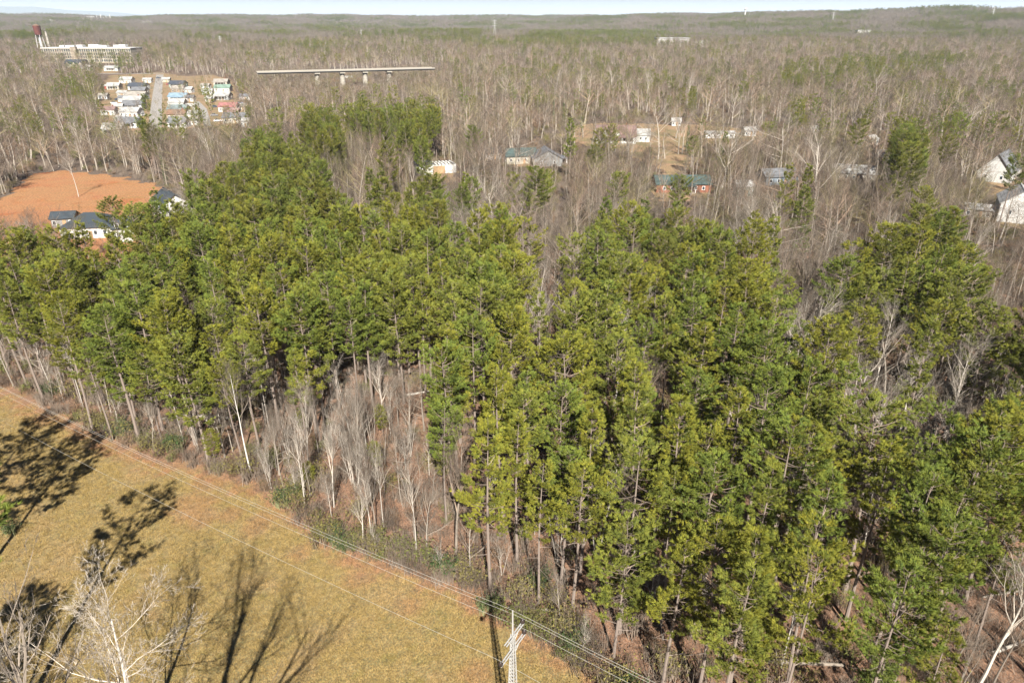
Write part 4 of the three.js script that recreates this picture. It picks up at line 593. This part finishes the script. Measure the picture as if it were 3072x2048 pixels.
// ---------------------------------------------------------------- lattice pole and wires on the meadow
const galv = plain(0.33, 0.325, 0.31, 0.55, 0.2), wireM = plain(0.36, 0.345, 0.3, 0.5, 0.1), porcelain = new THREE.MeshPhysicalMaterial({ color: new THREE.Color(0.03, 0.022, 0.02), roughness: 0.25, clearcoat: 0.5 });
const AX = V3(-0.857, 0, -0.515), AR = V3(0.515, 0, -0.857), base = V3(0.05, 0, -36.6);
{
  const g = thing('lattice_power_pole', 'slim galvanised lattice power pole with two cross arms on the meadow', 'power pole'); g.position.copy(base);
  const top = 14.6, wd = (y) => lerp(0.46, 0.1, y / top), at = (i, y) => AX.clone().multiplyScalar([-1, 1, 1, -1][i] * wd(y)).add(AR.clone().multiplyScalar([-1, -1, 1, 1][i] * wd(y))).setY(y);
  for (let i = 0; i < 4; i++) part(g, 'leg', strut(at(i, 0), at(i, top), 0.045), galv);
  for (let y = 0.3, s = 0; y < top - 0.3; s++) { const st = Math.max(0.35, wd(y) * 1.7), y2 = Math.min(top, y + st); part(g, 'brace', mergeGeometries([0, 1, 2, 3].flatMap((i) => [strut(at((i + s) % 4, y), at((i + s + 1) % 4, y2), 0.022), strut(at(i, y), at((i + 1) % 4, y), 0.022)])), galv); y = y2; }
  part(g, 'top_pole', new THREE.CylinderGeometry(0.05, 0.09, 3.2, 8).translate(0, 15.3, 0), galv);
  const arm = (y, a, b) => { const q = part(g, 'cross_arm', mergeGeometries([-0.09, 0.09].map((o) => strut(AR.clone().multiplyScalar(a).addScaledVector(AX, o).setY(y), AR.clone().multiplyScalar(b).addScaledVector(AX, o).setY(y), 0.055))), galv); part(g, 'arm_brace', mergeGeometries([strut(AR.clone().multiplyScalar(b * 0.75).setY(y), V3(0, y - 0.85, 0), 0.03), strut(AR.clone().multiplyScalar(a * 0.6).setY(y), V3(0, y - 0.7, 0), 0.03)]), galv); return q; };
  arm(14.35, -1.0, 1.5); arm(13.05, -1.75, 1.75);
  const ins = new THREE.LatheGeometry([[0.03, 0], [0.13, 0.02], [0.06, 0.08], [0.15, 0.12], [0.07, 0.18], [0.15, 0.22], [0.06, 0.3], [0.05, 0.38], [0, 0.4]].map(([a, b]) => new THREE.Vector2(a * 1.25, b)), 12);
  for (const [y, b] of [[14.4, 1.42], [13.1, 1.68], [13.1, -1.68]]) part(g, 'insulator', ins, porcelain).position.copy(AR.clone().multiplyScalar(b).setY(y));
}
[[0, 16.9, 'uppermost thin wire from the tip of the lattice pole'], [1.42, 14.85, 'wire on the upper arm insulator of the lattice pole'], [1.68, 13.55, 'wire on the lower arm insulator towards the trees'], [-1.68, 13.55, 'wire on the lower arm insulator towards the meadow']].forEach(([o, y, label]) => {
  const pts = []; for (let i = 0; i <= 60; i++) { const s = lerp(-75, 130, i / 60), span = s < 0 ? 75 : 130, f = Math.abs(s) / span; pts.push(base.clone().addScaledVector(AX, s).addScaledVector(AR, o).setY(y - (s < 0 ? 1.1 : 2.4) * 4 * f * (1 - f))); }
  const m = new THREE.Mesh(new THREE.TubeGeometry(new THREE.CatmullRomCurve3(pts), 160, 0.011, 5), wireM); m.name = numbered('power_line_wire'); m.castShadow = true; tag(m, label, 'wire', 'wires of the power line'); scene.add(m);
});
// ---------------------------------------------------------------- undergrowth, grass, shrubs
function makeBrush(seed, H, n, col, leaf, ls) { const R = rng(seed), C = new MB(); for (let i = 0; i < n; i++) { const a = R() * 6.28, s = R() * 0.9, k = H * (0.45 + 0.6 * R()), p = [(R() - 0.5) * H * 0.7, 0, (R() - 0.5) * H * 0.7], q = [p[0] + Math.cos(a) * s * k * 0.6, k, p[2] + Math.sin(a) * s * k * 0.6], c = shade(col, 0.75 + R() * 0.5), w = 0.025; C.tri([p[0] - w, 0, p[2]], [p[0] + w, 0, p[2] + w], q, c);
    for (let t = 0; t < 3; t++) { const f = 0.35 + 0.6 * R(), o = [lerp(p[0], q[0], f), lerp(0, q[1], f), lerp(p[2], q[2], f)], e = [o[0] + (R() - 0.5) * k * 0.5, o[1] + R() * k * 0.35, o[2] + (R() - 0.5) * k * 0.5]; C.tri([o[0], o[1] - 0.012, o[2]], [o[0], o[1] + 0.012, o[2] + 0.01], e, c); for (let l = 0; l < leaf; l++) { const g = R(), x = lerp(o[0], e[0], g), y = lerp(o[1], e[1], g), z = lerp(o[2], e[2], g), r = () => (R() - 0.5) * ls; C.tri([x + r(), y + r(), z + r()], [x + r(), y + r(), z + r()], [x + r(), y + r(), z + r()], shade(leafCol, 0.6 + R() * 0.8)); } } } return C.build(); }
let leafCol = [0.19, 0.12, 0.07];
const brush = [makeBrush(1, 2.2, 70, [0.17, 0.135, 0.105], 0, 0), makeBrush(2, 1.6, 60, [0.18, 0.13, 0.09], 2, 0.16)];
leafCol = [0.11, 0.12, 0.028]; brush.push(makeBrush(3, 1.8, 60, [0.17, 0.14, 0.095], 4, 0.16)); leafCol = [0.17, 0.15, 0.04]; brush.push(makeBrush(4, 2.6, 70, [0.17, 0.14, 0.095], 3, 0.17)); leafCol = [0.04, 0.07, 0.02]; brush.push(makeBrush(5, 2.2, 70, [0.2, 0.2, 0.1], 6, 0.17));
const brushM = leafMat(1, 1, 1, 0.2);
{
  const R = rng(5), lists = brush.map(() => []), put = (x, z, s, k) => lists[k].push([x, z, s]);
  scatter(40, 330, 2.4, (x, z, u, v, d) => { const e = -edgeDist(x, z); if (e < 0.6 || inClearing(u, v)) return; const q = R(), th = fbm(x / 12, z / 12, 2) + (e < 14 || u > 2300 ? 0.45 : 0); if (q > 0.75 + 0.5 * th) return; put(x, z, 0.45 + R() * 0.75 + (e < 12 || u > 2300 ? 0.35 * R() : 0), R() < 0.5 ? 0 : R() < 0.6 ? 1 : R() < 0.5 ? 2 : 3); });
  scatter(330, 850, 6.5, (x, z, u, v) => { if (inClearing(u, v)) return; put(x, z, 1.1 + R() * 1.2, R() < 0.55 ? 0 : R() < 0.6 ? 1 : R() < 0.4 ? 2 : 3); });
  const g = thing('undergrowth', 'tangled brush and brambles on the forest floor', 'undergrowth'); g.userData.kind = 'stuff';
  lists.forEach((l, i) => { if (!l.length) return; const im = new THREE.InstancedMesh(brush[i], brushM, l.length); im.name = 'brush'; im.castShadow = im.receiveShadow = true; l.forEach(([x, z, s], q) => { dummy.position.set(x, terrain(x, z), z); dummy.rotation.set(0, R() * 6.28, 0); dummy.scale.set(s * (0.9 + R() * 0.5), s * (0.7 + R() * 0.6), s); dummy.updateMatrix(); im.setMatrixAt(q, dummy.matrix); }); g.add(im); });
  // single shrubs along the meadow edge
  const kinds = [['bare twiggy shrub', 0], ['brown leaved shrub', 1], ['olive green shrub', 2], ['yellowing shrub', 3], ['dark evergreen shrub', 4]];
  const spots = []; for (let i = 0; i < fieldEdge.length - 1; i++) { const [a, b] = fieldEdge[i], [c, d] = fieldEdge[i + 1]; for (let t = 0; t < 1; t += 26 / Math.hypot(c - a, d - b)) { const u = lerp(a, c, t), v = lerp(b, d, t); if (u > -40 && u < 2000) spots.push([u + (R() - 0.5) * 30, v - 6 - R() * 50]); } }
  for (const q of [[1010, 1628, 4, 1.1], [1060, 1640, 2, 1.2], [1180, 1665, 2, 1.5], [1260, 1690, 2, 1.6], [1330, 1720, 4, 1.3], [1400, 1740, 3, 1.4], [1700, 1870, 1, 1.3], [1730, 1890, 0, 1.3], [1560, 1790, 3, 1.3], [1620, 1760, 4, 1.2], [30, 1600, 4, 0.9]]) spots.push(q);
  for (const [u, v, kk, ss] of spots) { const k = kk ?? [0, 0, 1, 2, 3, 3, 4][Math.floor(R() * 7)], p = ground(u, v), s = ss ?? 0.7 + R() * 0.8, o = thing('shrub', `${kinds[k][0]} on the strip between meadow and pines`, 'shrub', 'shrubs along the meadow edge'); part(o, 'foliage', brush[k], brushM); o.position.copy(p); o.rotation.y = R() * 6; o.scale.set(s * 1.15, s, s * 1.1); }
  // dry grass tufts of the meadow
  const G = new MB(), Q = rng(9); for (let i = 0; i < 9; i++) { const a = Q() * 6.28, l = 0.1 + Q() * 0.14, x = (Q() - 0.5) * 0.16, z = (Q() - 0.5) * 0.16; G.tri([x - 0.012, 0, z], [x + 0.012, 0, z + 0.01], [x + Math.cos(a) * l * 0.7, l, z + Math.sin(a) * l * 0.7], shade([1, 1, 1], 0.8 + Q() * 0.4)); }
  const tufts = []; for (let i = 0; i < 230000 && tufts.length < 90000; i++) { const x = lerp(-95, 30, Q()), z = lerp(-112, -22, Q()), [u, v] = project(x, 0, z); if (u < -150 || u > 2200 || v > 2300) continue; const e = edgeDist(x, z); if (e < 0.5 || fbm(x / 3 + 20, z / 3, 2) < -0.5 + 0.5 * Q()) continue; tufts.push([x, z]); }
  const im = new THREE.InstancedMesh(G.build(), leafMat(1, 1, 1, 0.2), tufts.length); im.name = 'grass'; im.userData = { kind: 'stuff', label: 'dry winter grass tufts of the meadow', category: 'grass' }; tufts.forEach(([x, z], q) => { const s = 0.7 + Q() * 0.9, c = meadowColor(x, z), f = 0.85 + Q() * 0.22; dummy.position.set(x, 0.02, z); dummy.rotation.set(0, Q() * 6.28, 0); dummy.scale.set(s * 1.3, s * 0.8, s * 1.3); dummy.updateMatrix(); im.setMatrixAt(q, dummy.matrix); im.setColorAt(q, tint.setRGB(c[0] * f, c[1] * f, c[2] * f)); }); scene.add(im);
}
renderer.render(scene, camera);
